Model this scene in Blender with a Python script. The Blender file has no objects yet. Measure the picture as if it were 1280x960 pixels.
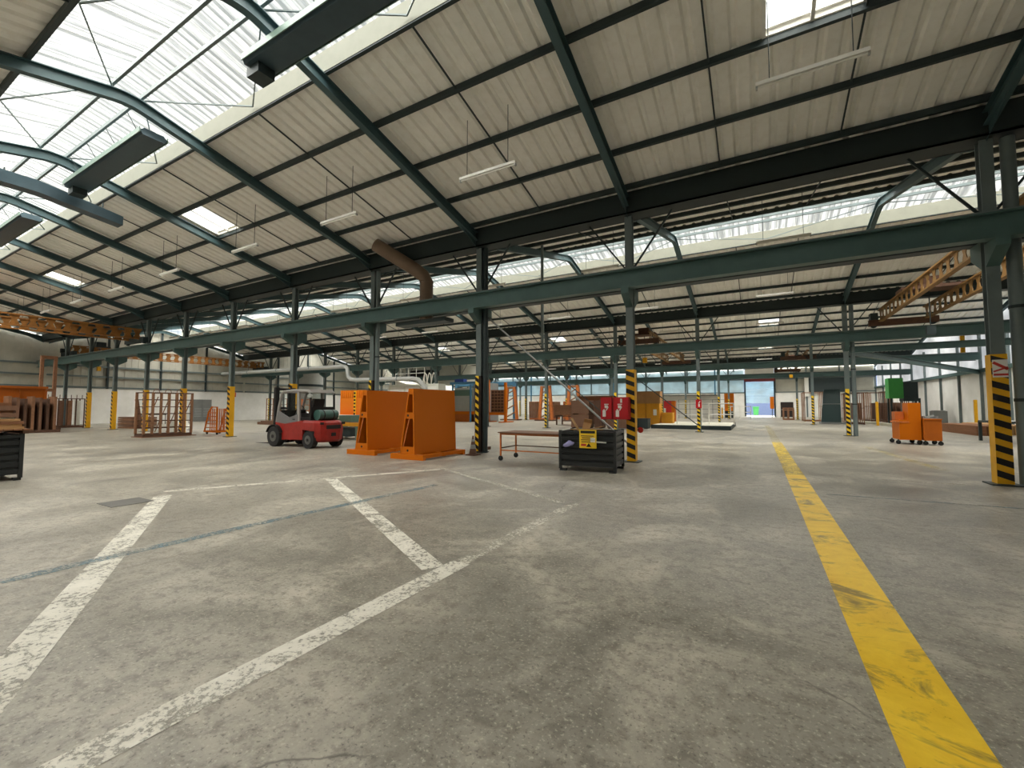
import bpy, bmesh, math, random
from mathutils import Vector, Matrix

random.seed(7)
sc = bpy.context.scene
COL = sc.collection
R = math.radians

# ------------------------------------------------------------------ camera
cam_d = bpy.data.cameras.new('camera')
cam_d.sensor_width = 36.0
cam_d.lens = 541.0 / 1280.0 * 36.0
cam_d.clip_end = 400
cam = bpy.data.objects.new('camera', cam_d)
COL.objects.link(cam)
cam.location = (0, 0, 1.5)
cam.rotation_euler = (R(90 + 3.0156), 0, R(29.459))
sc.camera = cam

# ------------------------------------------------------------------ world, exposure
world = bpy.data.worlds.new('sky')
sc.world = world
world.use_nodes = True
bg = world.node_tree.nodes['Background']
bg.inputs['Color'].default_value = (0.80, 0.90, 1.0, 1)
bg.inputs['Strength'].default_value = 0.5
vs = sc.view_settings
vs.view_transform = 'Standard'
vs.look = 'None'
vs.gamma = 1.0
vs.use_curve_mapping = False
vs.exposure = 1.15
# overcast daylight from overhead: a very wide, soft sun
sun_d = bpy.data.lights.new('overcast_sun', 'SUN')
sun_d.energy = 34.0
sun_d.angle = R(125)
sun_d.color = (1.0, 0.985, 0.95)
sun = bpy.data.objects.new('overcast_sun', sun_d)
COL.objects.link(sun)
sun.location = (0, 20, 30)
sun.rotation_euler = (0, 0, 0)

# ------------------------------------------------------------------ materials
def lin(c):
    return tuple(((v / 12.92) if v <= 0.04045 else ((v + 0.055) / 1.055) ** 2.4) for v in c)

def rgb(r, g, b):
    return lin((r / 255.0, g / 255.0, b / 255.0)) + (1,)

MATS = {}
def new_mat(name):
    m = bpy.data.materials.new(name)
    m.use_nodes = True
    nt = m.node_tree
    b = nt.nodes['Principled BSDF']
    MATS[name] = m
    return m, nt, b

def node(nt, t, **kw):
    n = nt.nodes.new(t)
    for k, v in kw.items():
        if k in n.inputs.keys():
            n.inputs[k].default_value = v
        else:
            setattr(n, k, v)
    return n

def ramp(nt, src, stops):
    r = nt.nodes.new('ShaderNodeValToRGB')
    e = r.color_ramp.elements
    while len(e) < len(stops):
        e.new(0.5)
    for el, (p, c) in zip(e, stops):
        el.position = p
        el.color = c if len(c) == 4 else tuple(c) + (1,)
    nt.links.new(src, r.inputs['Fac'])
    return r.outputs['Color']

def mix(nt, fac, a, b, mode='MIX'):
    n = nt.nodes.new('ShaderNodeMix')
    n.data_type = 'RGBA'
    n.blend_type = mode
    for sock, v in ((n.inputs[0], fac), (n.inputs[6], a), (n.inputs[7], b)):
        if hasattr(v, 'is_output') or hasattr(v, 'links') and not isinstance(v, (int, float, tuple)):
            nt.links.new(v, sock)
        else:
            sock.default_value = v
    return n.outputs[2]

def noise(nt, scale, detail=4.0, rough=0.55, vec=None, dist=0.0):
    n = nt.nodes.new('ShaderNodeTexNoise')
    n.inputs['Scale'].default_value = scale
    n.inputs['Detail'].default_value = detail
    n.inputs['Roughness'].default_value = rough
    n.inputs['Distortion'].default_value = dist
    if vec is not None:
        nt.links.new(vec, n.inputs['Vector'])
    return n.outputs['Fac']

def coords(nt, scale=(1, 1, 1), kind='Object'):
    tc = nt.nodes.new('ShaderNodeTexCoord')
    mp = nt.nodes.new('ShaderNodeMapping')
    mp.inputs['Scale'].default_value = scale
    nt.links.new(tc.outputs[kind], mp.inputs['Vector'])
    return mp.outputs['Vector']

def paint(name, c, rough=0.5, metal=0.0, wear=0.25, dark=0.55, scale=3.0, spec=0.4):
    """Plain painted or worn surface: base colour with a little dirt."""
    m, nt, b = new_mat(name)
    col = rgb(*c)
    d = tuple(v * dark for v in col[:3]) + (1,)
    vec = coords(nt)
    f = noise(nt, scale, 6, 0.65, vec)
    fac = ramp(nt, f, [(0.42, (0, 0, 0)), (0.75, (wear, wear, wear))])
    nt.links.new(mix(nt, fac, col, d), b.inputs['Base Color'])
    b.inputs['Roughness'].default_value = rough
    b.inputs['Metallic'].default_value = metal
    b.inputs['Specular IOR Level'].default_value = spec
    return m

paint('steel_green', (72, 98, 95), 0.5, wear=0.35)
paint('steel_grey', (106, 118, 118), 0.5, wear=0.35)
paint('steel_dark', (42, 54, 55), 0.55, wear=0.3)
paint('rafter_green', (62, 86, 89), 0.5, wear=0.3)
paint('gutter_dark', (36, 47, 46), 0.6)
paint('yellow', (226, 168, 16), 0.5, wear=0.4, dark=0.6)
paint('black', (26, 23, 22), 0.6)
paint('black_brown', (40, 30, 26), 0.6)
paint('hazard_red', (200, 60, 50), 0.5)
paint('white', (232, 230, 222), 0.5, wear=0.2, dark=0.7)
paint('off_white', (214, 214, 202), 0.6, wear=0.25, dark=0.7)
paint('orange', (192, 100, 0), 0.5, wear=0.12, dark=0.75, spec=0.2)
paint('orange_dark', (172, 88, 6), 0.5, wear=0.4, dark=0.6)
paint('orange_worn', (196, 110, 50), 0.55, wear=0.7, dark=0.5, scale=5)
paint('rust', (144, 103, 74), 0.7, wear=0.7, dark=0.5, scale=6)
paint('rust_dark', (92, 64, 48), 0.75, wear=0.6, dark=0.5, scale=6)
paint('crane_orange', (144, 95, 38), 0.6, wear=0.7, dark=0.45, scale=4)
paint('crane_brown', (132, 98, 50), 0.65, wear=0.6, dark=0.5, scale=4)
paint('red', (190, 42, 40), 0.42, wear=0.5, dark=0.5, scale=4)
paint('fire_red', (184, 18, 28), 0.4, wear=0.15)
paint('forklift_red', (152, 36, 28), 0.45, wear=0.6, dark=0.5, scale=5)
paint('forklift_grey', (150, 146, 142), 0.5, wear=0.3)
paint('door_grey', (112, 110, 110), 0.5)
paint('rubber', (38, 38, 38), 0.85)
paint('rim', (92, 90, 86), 0.6)
paint('bin_black', (36, 38, 38), 0.45, wear=0.5, dark=0.5, scale=8)
paint('teal_plastic', (58, 92, 84), 0.4)
paint('wood', (172, 134, 88), 0.75, wear=0.5, dark=0.6, scale=5)
paint('wood_dark', (126, 84, 54), 0.75, wear=0.5, dark=0.6, scale=5)
paint('wood_brown', (118, 86, 66), 0.75, wear=0.5, dark=0.65, scale=5)
paint('cardboard', (170, 128, 84), 0.8, wear=0.3)
paint('ochre', (214, 150, 30), 0.6, wear=0.3)
paint('blue_steel', (76, 130, 164), 0.5, wear=0.3)
paint('blue_dark', (36, 56, 120), 0.5)
paint('pale_grey', (170, 172, 168), 0.55)
paint('mid_grey', (128, 130, 128), 0.55)
paint('zinc', (150, 152, 150), 0.4, metal=0.5, wear=0.4)
paint('duct_brown', (120, 100, 82), 0.45, metal=0.3, wear=0.5)
paint('green_machine', (60, 150, 66), 0.5)
paint('green_grey', (92, 118, 104), 0.55)
paint('glass_dark', (44, 66, 66), 0.3, wear=0.1, spec=0.4)
paint('yard_blue', (34, 46, 70), 0.6)
paint('yard_green', (20, 92, 34), 0.6)
paint('orange_bright', (238, 132, 12), 0.5, wear=0.1)
paint('purple_rag', (150, 146, 190), 0.85)
paint('heater_steel', (66, 84, 92), 0.4, metal=0.3, wear=0.4)
paint('heater_side', (118, 142, 130), 0.4, metal=0.2, wear=0.4)
paint('red_pipe', (160, 52, 40), 0.5)
paint('curb_grey', (128, 129, 116), 0.7)
paint('kerb', (196, 194, 178), 0.7)
paint('light_blue', (150, 186, 196), 0.5)
paint('sign_yellow', (240, 200, 40), 0.5, wear=0.1)
paint('roller_maroon', (112, 40, 40), 0.6)

# clear cab glass
m, nt, b = new_mat('cab_glass')
b.inputs['Base Color'].default_value = (0.85, 0.9, 0.88, 1)
b.inputs['Roughness'].default_value = 0.03
b.inputs['Transmission Weight'].default_value = 1.0
b.inputs['IOR'].default_value = 1.1

# roof sheets: dusty fibre cement
m, nt, b = new_mat('roof_sheet')
vec = coords(nt)
f1 = noise(nt, 0.35, 5, 0.6, vec)
f2 = noise(nt, 6.0, 5, 0.6, vec)
c1 = ramp(nt, f1, [(0.30, rgb(236, 234, 226)), (0.70, rgb(247, 245, 238))])
fac = ramp(nt, f2, [(0.45, (0, 0, 0)), (0.8, (0.35, 0.35, 0.35))])
nt.links.new(mix(nt, fac, c1, rgb(212, 206, 190)), b.inputs['Base Color'])
b.inputs['Roughness'].default_value = 0.8
b.inputs['Specular IOR Level'].default_value = 0.2

# translucent ridge sheets, daylight put in as emission, dirty along the corrugations
def glow(name, col, strength, dirt, scale):
    m, nt, b = new_mat(name)
    vec = coords(nt)
    vec2 = coords(nt, scale)
    f1 = noise(nt, 1.0, 4, 0.6, vec2)
    f2 = noise(nt, 0.8, 3, 0.6, vec)
    fac = ramp(nt, f1, [(0.43, (0, 0, 0)), (0.57, (1, 1, 1))])
    c = mix(nt, fac, tuple(v for v in dirt) + (1,), col + (1,))
    fac2 = ramp(nt, f2, [(0.3, (0.55, 0.55, 0.55)), (0.7, (1, 1, 1))])
    nt.links.new(mix(nt, 1.0, c, fac2, 'MULTIPLY'), b.inputs['Emission Color'])
    b.inputs['Emission Strength'].default_value = strength
    b.inputs['Base Color'].default_value = (0.35, 0.35, 0.32, 1)
    b.inputs['Roughness'].default_value = 0.6
    return m
def translucent(name, clear, dirt, scale, strength, pass_):
    """Thin daylight sheet: lets part of the sky light straight through, the rest glows diffusely, dirty along the ribs."""
    m = glow(name, clear, strength, dirt, scale)
    nt = m.node_tree
    b = nt.nodes['Principled BSDF']
    out = nt.nodes['Material Output']
    tr = nt.nodes.new('ShaderNodeBsdfTransparent')
    tr.inputs['Color'].default_value = (1.0, 0.99, 0.96, 1)
    mx = nt.nodes.new('ShaderNodeMixShader')
    mx.inputs['Fac'].default_value = pass_
    nt.links.new(b.outputs[0], mx.inputs[1]); nt.links.new(tr.outputs[0], mx.inputs[2])
    nt.links.new(mx.outputs[0], out.inputs['Surface'])
    return m
translucent('skylight_sheet', (1.0, 0.99, 0.95), (0.16, 0.155, 0.125), (6.0, 0.2, 0.2), 0.68, 0.3)
translucent('roof_window_glass', (0.9, 0.95, 1.0), (0.5, 0.52, 0.55), (2.0, 2.0, 2.0), 1.1, 0.5)
glow('blue_window', (0.34, 0.55, 0.62), 0.42, (0.2, 0.36, 0.42), (0.5, 0.5, 0.5))
glow('white_window', (0.95, 0.97, 1.0), 0.35, (0.7, 0.74, 0.78), (0.5, 0.5, 0.5))
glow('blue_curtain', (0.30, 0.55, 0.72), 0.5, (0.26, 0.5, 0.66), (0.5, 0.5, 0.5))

# plastered white block wall
m, nt, b = new_mat('wall_white')
vec = coords(nt)
f = noise(nt, 0.7, 6, 0.65, vec)
nt.links.new(ramp(nt, f, [(0.3, rgb(226, 225, 218)), (0.65, rgb(244, 243, 238))]), b.inputs['Base Color'])
b.inputs['Roughness'].default_value = 0.8
m, nt, b = new_mat('cladding')
vec = coords(nt)
f = noise(nt, 0.5, 6, 0.65, vec)
nt.links.new(ramp(nt, f, [(0.3, rgb(158, 156, 144)), (0.65, rgb(188, 186, 172))]), b.inputs['Base Color'])
b.inputs['Roughness'].default_value = 0.7

# concrete floor
m, nt, b = new_mat('concrete')
vec = coords(nt)
big = noise(nt, 0.16, 5, 0.6, vec, 0.6)
mid = noise(nt, 0.75, 7, 0.68, vec, 0.8)
fine = noise(nt, 9.0, 6, 0.7, vec)
grit = noise(nt, 46.0, 3, 0.6, vec)
base = ramp(nt, mid, [(0.34, rgb(99, 95, 86)), (0.50, rgb(138, 133, 121)), (0.66, rgb(190, 183, 166))])
c = mix(nt, ramp(nt, big, [(0.35, (0, 0, 0)), (0.65, (0.6, 0.6, 0.6))]), base, rgb(170, 165, 151))
c = mix(nt, ramp(nt, fine, [(0.38, (0.5, 0.5, 0.5)), (0.52, (0, 0, 0))]), c, rgb(96, 90, 80))
c = mix(nt, ramp(nt, grit, [(0.58, (0, 0, 0)), (0.66, (0.7, 0.7, 0.7))]), c, rgb(190, 184, 166))
c = mix(nt, ramp(nt, grit, [(0.33, (0.65, 0.65, 0.65)), (0.42, (0, 0, 0))]), c, rgb(84, 80, 72))
# oil and tyre stains stretched along the aisles
st = noise(nt, 1.0, 5, 0.65, coords(nt, (0.5, 0.16, 1)), 1.2)
c = mix(nt, ramp(nt, st, [(0.55, (0, 0, 0)), (0.72, (0.45, 0.45, 0.45))]), c, rgb(84, 82, 78))
# hairline cracks
vo = nt.nodes.new('ShaderNodeTexVoronoi')
vo.feature = 'DISTANCE_TO_EDGE'
vo.inputs['Scale'].default_value = 0.22
wob = nt.nodes.new('ShaderNodeMix'); wob.data_type = 'RGBA'; wob.blend_type = 'ADD'
nz = nt.nodes.new('ShaderNodeTexNoise'); nz.inputs['Scale'].default_value = 1.4; nz.inputs['Detail'].default_value = 5
nt.links.new(vec, nz.inputs['Vector'])
wob.inputs[0].default_value = 0.9
nt.links.new(vec, wob.inputs[6]); nt.links.new(nz.outputs['Color'], wob.inputs[7])
nt.links.new(wob.outputs[2], vo.inputs['Vector'])
crk = ramp(nt, vo.outputs['Distance'], [(0.0, (0.7, 0.7, 0.7)), (0.0035, (0, 0, 0))])
keep = ramp(nt, noise(nt, 0.5, 2, 0.5, vec), [(0.58, (0, 0, 0)), (0.64, (1, 1, 1))])
c = mix(nt, mix(nt, 1.0, crk, keep, 'MULTIPLY'), c, rgb(60, 58, 54))
nt.links.new(c, b.inputs['Base Color'])
b.inputs['Specular IOR Level'].default_value = 0.35
nt.links.new(ramp(nt, mid, [(0.3, (0.30, 0.30, 0.30)), (0.7, (0.5, 0.5, 0.5))]), b.inputs['Roughness'])
bp = nt.nodes.new('ShaderNodeBump'); bp.inputs['Strength'].default_value = 0.4; bp.inputs['Distance'].default_value = 0.006
nt.links.new(fine, bp.inputs['Height']); nt.links.new(bp.outputs['Normal'], b.inputs['Normal'])

# worn floor paint: paint with holes in it
def floor_paint(name, c1, c2, keep_lo, keep_hi, scuff=None):
    m, nt, b = new_mat(name)
    vec = coords(nt)
    f = noise(nt, 3.2, 8, 0.75, vec, 0.6)
    g = noise(nt, 28.0, 4, 0.7, vec)
    col = mix(nt, ramp(nt, f, [(0.35, (0, 0, 0)), (0.7, (1, 1, 1))]), rgb(*c1), rgb(*c2))
    if scuff:
        s = noise(nt, 1.0, 6, 0.7, coords(nt, (1.6, 2.6, 1)), 0.8)
        col = mix(nt, ramp(nt, s, [(0.52, (0, 0, 0)), (0.62, (0.85, 0.85, 0.85))]), col, rgb(*scuff))
    nt.links.new(col, b.inputs['Base Color'])
    b.inputs['Roughness'].default_value = 0.5
    add = nt.nodes.new('ShaderNodeMath'); add.operation = 'MULTIPLY_ADD'
    nt.links.new(g, add.inputs[0]); add.inputs[1].default_value = 0.5
    half = nt.nodes.new('ShaderNodeMath'); half.operation = 'MULTIPLY'; half.inputs[1].default_value = 0.5
    nt.links.new(f, half.inputs[0]); nt.links.new(half.outputs[0], add.inputs[2])
    nt.links.new(ramp(nt, add.outputs[0], [(keep_lo, (0, 0, 0)), (keep_hi, (1, 1, 1))]), b.inputs['Alpha'])
    return m
floor_paint('paint_white', (196, 192, 176), (226, 222, 208), 0.40, 0.50)
floor_paint('paint_white_faint', (184, 179, 163), (206, 201, 185), 0.42, 0.56)
floor_paint('paint_white_thin', (190, 185, 170), (212, 207, 192), 0.36, 0.50)
floor_paint('paint_yellow', (226, 182, 30), (246, 208, 52), 0.30, 0.40, (118, 100, 52))
floor_paint('paint_yellow_mid', (206, 176, 60), (222, 192, 74), 0.40, 0.54, (140, 124, 80))
floor_paint('paint_yellow_faint', (190, 172, 86), (206, 186, 96), 0.48, 0.66)
floor_paint('paint_blue', (98, 122, 130), (112, 138, 146), 0.42, 0.60)
floor_paint('iron_cover', (88, 86, 82), (100, 98, 92), 0.0, 0.1)

# outside ground
m, nt, b = new_mat('yard')
b.inputs['Base Color'].default_value = rgb(110, 110, 106)
b.inputs['Roughness'].default_value = 0.9

def mat(n):
    return MATS[n]

# ------------------------------------------------------------------ mesh helpers
class MB:
    """Collects shapes; build() links them as one mesh object."""
    def __init__(s):
        s.v = []; s.f = []
    def add(s, vs, fs):
        o = len(s.v)
        s.v += [tuple(p) for p in vs]
        s.f += [tuple(i + o for i in f) for f in fs]
        return s
    def hexa(s, p):
        return s.add(p, [(0, 3, 2, 1), (4, 5, 6, 7), (0, 1, 5, 4), (1, 2, 6, 5), (2, 3, 7, 6), (3, 0, 4, 7)])
    def box(s, x0, x1, y0, y1, z0, z1):
        return s.hexa([(x0, y0, z0), (x1, y0, z0), (x1, y1, z0), (x0, y1, z0),
                       (x0, y0, z1), (x1, y0, z1), (x1, y1, z1), (x0, y1, z1)])
    def bar(s, p, q, w, h, up=(0, 0, 1)):
        p = Vector(p); q = Vector(q); d = (q - p).normalized(); up = Vector(up)
        if abs(d.dot(up)) > 0.98:
            up = Vector((0, 1, 0))
        a = d.cross(up).normalized(); b = a.cross(d)
        a = a * (w / 2); b = b * (h / 2)
        return s.hexa([p - a - b, p + a - b, q + a - b, q - a - b, p - a + b, p + a + b, q + a + b, q - a + b])
    def ibeam(s, p, q, w, h, tf=0.02, tw=0.014, up=(0, 0, 1)):
        p = Vector(p); q = Vector(q); d = (q - p).normalized(); u = Vector(up)
        if abs(d.dot(u)) > 0.98:
            u = Vector((0, 1, 0))
        a = d.cross(u).normalized(); b = a.cross(d)
        o = b * (h / 2 - tf / 2)
        s.bar(p + o, q + o, w, tf, b); s.bar(p - o, q - o, w, tf, b); s.bar(p, q, tw, h - 2 * tf, b)
        return s
    def tube(s, pts, r, n=8, r2=None, cap=True):
        pts = [Vector(p) for p in pts]
        rings = []
        ref = None
        for i, p in enumerate(pts):
            d = ((pts[min(i + 1, len(pts) - 1)] - pts[max(i - 1, 0)])).normalized()
            if ref is None:
                ref = Vector((0, 0, 1)) if abs(d.z) < 0.9 else Vector((1, 0, 0))
            a = (ref - d * ref.dot(d)).normalized(); b = d.cross(a); ref = a
            rr = r if r2 is None else r + (r2 - r) * i / (len(pts) - 1)
            rings.append([p + a * (rr * math.cos(2 * math.pi * k / n)) + b * (rr * math.sin(2 * math.pi * k / n)) for k in range(n)])
        return s.loft(rings, cap)
    def loft(s, rings, cap=True):
        n = len(rings[0]); vs = [p for r in rings for p in r]; fs = []
        for i in range(len(rings) - 1):
            for k in range(n):
                fs.append((i * n + k, i * n + (k + 1) % n, (i + 1) * n + (k + 1) % n, (i + 1) * n + k))
        if cap:
            fs.append(tuple(range(n - 1, -1, -1)))
            fs.append(tuple(range((len(rings) - 1) * n, len(rings) * n)))
        return s.add(vs, fs)
    def prism(s, poly, off):
        """poly: 3D outline, swept by the vector off."""
        off = Vector(off)
        return s.loft([[Vector(p) for p in poly], [Vector(p) + off for p in poly]])
    def profile_xz(s, pts, y0, y1):
        return s.prism([(x, y0, z) for x, z in pts], (0, y1 - y0, 0))
    def profile_yz(s, pts, x0, x1):
        return s.prism([(x0, y, z) for y, z in pts], (x1 - x0, 0, 0))
    def mesh(s, name):
        me = bpy.data.meshes.new(name)
        me.from_pydata(s.v, [], s.f)
        bm = bmesh.new(); bm.from_mesh(me)
        bmesh.ops.recalc_face_normals(bm, faces=bm.faces)
        bm.to_mesh(me); bm.free()
        return me
    def build(s, name, m, parent=None, smooth=False, loc=None):
        me = s.mesh(name)
        me.materials.append(mat(m))
        if smooth:
            for p in me.polygons:
                p.use_smooth = True
            try:
                me.set_sharp_from_angle(angle=R(40))
            except Exception:
                pass
        return link(name, me, parent, loc)

def link(name, me, parent=None, loc=None, rotz=None):
    o = bpy.data.objects.new(name, me)
    COL.objects.link(o)
    if parent is not None:
        o.parent = parent
    if loc is not None:
        o.location = loc
    if rotz is not None:
        o.rotation_euler = (0, 0, rotz)
    return o

def tag(o, label=None, cat=None, group=None, kind=None):
    if label: o['label'] = label
    if cat: o['category'] = cat
    if group: o['group'] = group
    if kind: o['kind'] = kind
    return o

def thing(name, label, cat, loc=(0, 0, 0), rotz=0.0, group=None):
    o = bpy.data.objects.new(name, None)
    COL.objects.link(o)
    o.location = loc
    o.rotation_euler = (0, 0, rotz)
    o.empty_display_size = 0.2
    return tag(o, label, cat, group)

def struct(o):
    o['kind'] = 'structure'
    return o

def dup(root, loc=None, rotz=None, label=None, group=None):
    """Copy of a thing with copies of its parts and their sub-parts."""
    r = root.copy(); COL.objects.link(r)
    if loc is not None: r.location = loc
    if rotz is not None: r.rotation_euler = (0, 0, rotz)
    if label: r['label'] = label
    if group: r['group'] = group
    for ch in list(root.children):
        c = ch.copy(); COL.objects.link(c); c.parent = r
        for g in list(ch.children):
            d = g.copy(); COL.objects.link(d); d.parent = c
    return r

# ------------------------------------------------------------------ building grid
XS = [14.3, 4.1, -3.0, -8.0, -13.0, -18.0, -23.0, -27.8, -32.4, -37.0, -41.3, -46.0, -51.0]
X0, X1 = XS[-1], XS[0]
SL = 0.235
NAVES = [(4.2, -3.6, 12.0), (20.0, 12.0, 28.0), (36.0, 28.0, 44.0), (52.0, 44.0, 60.0), (68.0, 60.0, 76.0)]
Z_RAFTER, Z_PURLIN, Z_SHEET = 8.78, 9.06, 9.20     # underside heights on the ridge line
SKY_HALF = 1.6

# ------------------------------------------------------------------ floor and its markings
fl = MB().box(X0 - 1, X1 + 1, -5, 76.3, -0.3, 0.0).build('floor', 'concrete')
struct(fl)

def marking(pts, m, parent=fl, z=0.003):
    mb = MB()
    n = len(pts)
    mb.add([(x, y, z) for x, y in pts], [tuple(range(n))])
    o = mb.build('painted_line', m, parent)
    return o

def stripe(p, q, w, m, z=0.003):
    p = Vector(p); q = Vector(q); d = (q - p).normalized(); a = Vector((-d.y, d.x)) * (w / 2)
    return marking([tuple(p + a), tuple(p - a), tuple(q - a), tuple(q + a)], m, z=z)

stripe((-2.56, -1.5), (-2.52, 3.46), 0.21, 'paint_white')
stripe((-2.52, 3.46), (-2.50, 6.4), 0.16, 'paint_white_faint')
stripe((-2.66, 3.22), (-7.85, 6.12), 0.22, 'paint_white')
stripe((-0.5, -0.95), (-8.75, 3.54), 0.24, 'paint_white')
stripe((-9.2, 3.7), (-6.6, 8.35), 0.16, 'paint_white_thin')
stripe((-6.75, 8.42), (-2.7, 6.37), 0.15, 'paint_white_faint')
stripe((-5.70, 0.2), (-5.62, 3.0), 0.16, 'paint_blue', z=0.005)
stripe((-5.62, 3.0), (-5.4, 6.6), 0.15, 'paint_blue', z=0.005)
stripe((0.67, -2.0), (0.69, 11.5), 0.35, 'paint_yellow')
stripe((0.69, 11.5), (0.69, 21.5), 0.35, 'paint_yellow_mid')
stripe((0.69, 21.5), (0.69, 40.0), 0.33, 'paint_yellow_faint')
stripe((3.5, 21.0), (3.8, 14.0), 0.25, 'paint_yellow_faint')
stripe((2.2, 11.55), (3.5, 11.65), 0.16, 'paint_white_faint')
stripe((1.0, 9.2), (7.0, 9.5), 0.07, 'paint_blue')
mb = MB().box(-8.95, -8.40, 2.75, 3.28, 0.0, 0.006)
mb.build('drain_cover', 'iron_cover', fl)

# ------------------------------------------------------------------ walls
def zroof(y):
    for yr, a, b in NAVES:
        if a <= y <= b:
            return Z_SHEET - SL * abs(y - yr)
    return 7.3

wl = struct(MB().box(X0 - 0.35, X0, -4.0, 76.3, 0, 3.1).build('wall_left', 'wall_white'))
for yr, a, b in NAVES:
    # corrugated gable cladding, one panel for each 2 m, cut to the slope of the roof
    n = 8
    for i in range(n):
        ya = a + (b - a) * i / n; yb = a + (b - a) * (i + 1) / n
        mb = MB()
        k = 8
        for j in range(k):
            y0 = ya + (yb - ya) * j / k; y1 = ya + (yb - ya) * (j + 1) / k
            dx = 0.03 if j % 2 else 0.0
            mb.prism([(X0 - 0.2, y0, 3.1), (X0 - 0.2, y1, 3.1), (X0 - 0.2, y1, zroof(y1) - 0.02), (X0 - 0.2, y0, zroof(y0) - 0.02)], (0.05 + dx, 0, 0))
        mb.build('cladding_panel', 'cladding', wl)
    for zz in (3.15, 4.1, 5.0):
        MB().box(X0 - 0.1, X0 + 0.06, a + 0.15, b - 0.15, zz, zz + 0.14).build('girt', 'steel_grey', wl)
    for yy in (a + 4, yr, b - 4):
        MB().ibeam((X0 + 0.02, yy, 3.1), (X0 + 0.02, yy, zroof(yy) - 0.45), 0.14, 0.16, up=(1, 0, 0)).build('wall_post', 'steel_dark', wl)

FY = 76.0
wf = MB()
wf.box(X0, -1.5, FY, FY + 0.3, 0, 3.6); wf.box(2.35, X1, FY, FY + 0.3, 0, 3.6)
wf.box(X0, X1, FY + 0.1, FY + 0.3, 7.6, 9.3); wf.box(-1.5, 2.35, FY, FY + 0.3, 6.2, 7.6)
wf = struct(wf.build('wall_far', 'wall_white'))
i = 0
for xa, xb in ((X0 + 0.1, -1.62), (2.48, X1 - 0.1)):
    n = round((xb - xa) / 4.0)
    for k in range(n):
        x = xa + (xb - xa) * k / n; x2 = xa + (xb - xa) * (k + 1) / n
        MB().box(x + 0.06, x2 - 0.06, FY + 0.12, FY + 0.17, 3.6, 7.6).build('cladding_panel', 'blue_window' if x < 2 else 'cladding', wf)
        MB().box(x - 0.09, x + 0.09, FY - 0.12, FY + 0.1, 0 if i % 2 else 3.6, 7.6).build('wall_post', 'blue_steel' if (i % 2 and x < 0) else 'steel_grey', wf)
        i += 1
for xa, xb in ((X0, -1.6), (2.45, X1)):
    for zz in (3.6, 5.6):
        MB().box(xa, xb, FY - 0.06, FY + 0.1, zz, zz + 0.16).build('girt', 'steel_grey', wf)

wr = struct(MB().box(X1, X1 + 0.3, -4.0, 76.3, 0, 4.2).build('wall_right', 'wall_white'))
for yr, a, b in NAVES:
    n = 4
    for i in range(n):
        ya = a + (b - a) * i / n; yb = a + (b - a) * (i + 1) / n
        ym = (ya + yb) / 2
        zs = [(ya, zroof(ya + 0.01) - 0.02), (yb, zroof(yb - 0.01) - 0.02)]
        mb = MB().prism([(X1 + 0.1, ya, 4.2), (X1 + 0.1, yb, 4.2), (X1 + 0.1, yb, zs[1][1]), (X1 + 0.1, ya, zs[0][1])], (0.1, 0, 0))
        mb.build('cladding_panel', 'white_window' if a >= 28 else 'cladding', wr)
        MB().box(X1 - 0.16, X1 + 0.0, yb - 0.06, yb + 0.06, 0, 6.8).build('wall_post', 'steel_grey', wr)
    MB().box(X1 - 0.25, X1 + 0.1, a + 0.2, b - 0.2, 4.0, 4.25).build('girt', 'steel_green', wr)
wb = struct(MB().box(X0 - 0.3, X1 + 0.3, -4.2, -3.75, 0, 7.3).build('wall_back', 'wall_white'))

# far doorway: maroon roller box, blue sectional door half raised, yard beyond
dr = struct(MB().box(-1.62, -1.42, FY - 0.12, FY + 0.32, 0, 5.8).box(2.28, 2.48, FY - 0.12, FY + 0.32, 0, 5.8).build('door_1', 'steel_dark'))
MB().box(-1.62, 2.48, FY - 0.35, FY + 0.02, 5.35, 6.0).build('roller_box', 'roller_maroon', dr)
for k in range(3):
    MB().box(-1.42, 2.28, FY + 0.12, FY + 0.17, 2.05 + k * 1.1, 3.12 + k * 1.1).build('door_panel', 'blue_curtain', dr)
yard = struct(MB().box(-40, 40, FY + 0.3, FY + 60, -0.3, -0.02).build('yard_ground', 'yard'))
b1 = struct(MB().box(-18, 18, FY + 14, FY + 14.4, -0.02, 7.0).build('yard_wall', 'yard_blue'))

# ------------------------------------------------------------------ roofs
DS = [1.65, 3.10, 4.55, 6.00, 7.25]          # purlin lines, measured out from the ridge
SIN = SL / math.sqrt(1 + SL * SL); COS = 1 / math.sqrt(1 + SL * SL)
RIB = 0.36

_panel = {}
def roof_panel_mesh(w, d0, d1, sgn, rib=RIB, depth=0.055, m='roof_sheet', t=0.01):
    """Trapezoidal sheet, w long along the nave; local y from d0 to d1 away from the ridge, z falls with the slope."""
    key = (round(w, 2), round(d0, 2), round(d1, 2), sgn, rib, m)
    if key in _panel:
        return _panel[key]
    n = max(2, round(w / rib)); p = w / n
    xs = []
    for i in range(n):
        x = i * p
        xs += [(x, 0.0), (x + p * 0.55, 0.0), (x + p * 0.68, depth), (x + p * 0.87, depth)]
    xs.append((w, 0.0))
    vs = []; fs = []
    for x, dz in xs:
        for d in (d0, d1):
            vs.append((x, sgn * d, dz - SL * d + (0.003 if d == d1 and m == 'roof_sheet' else 0.0)))
    k = len(xs)
    for i in range(k - 1):
        fs.append((2 * i, 2 * i + 1, 2 * i + 3, 2 * i + 2))
    me = bpy.data.meshes.new('roof_panel')
    me.from_pydata(vs, [], fs)
    me.materials.append(mat(m))
    _panel[key] = me
    return me

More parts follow.
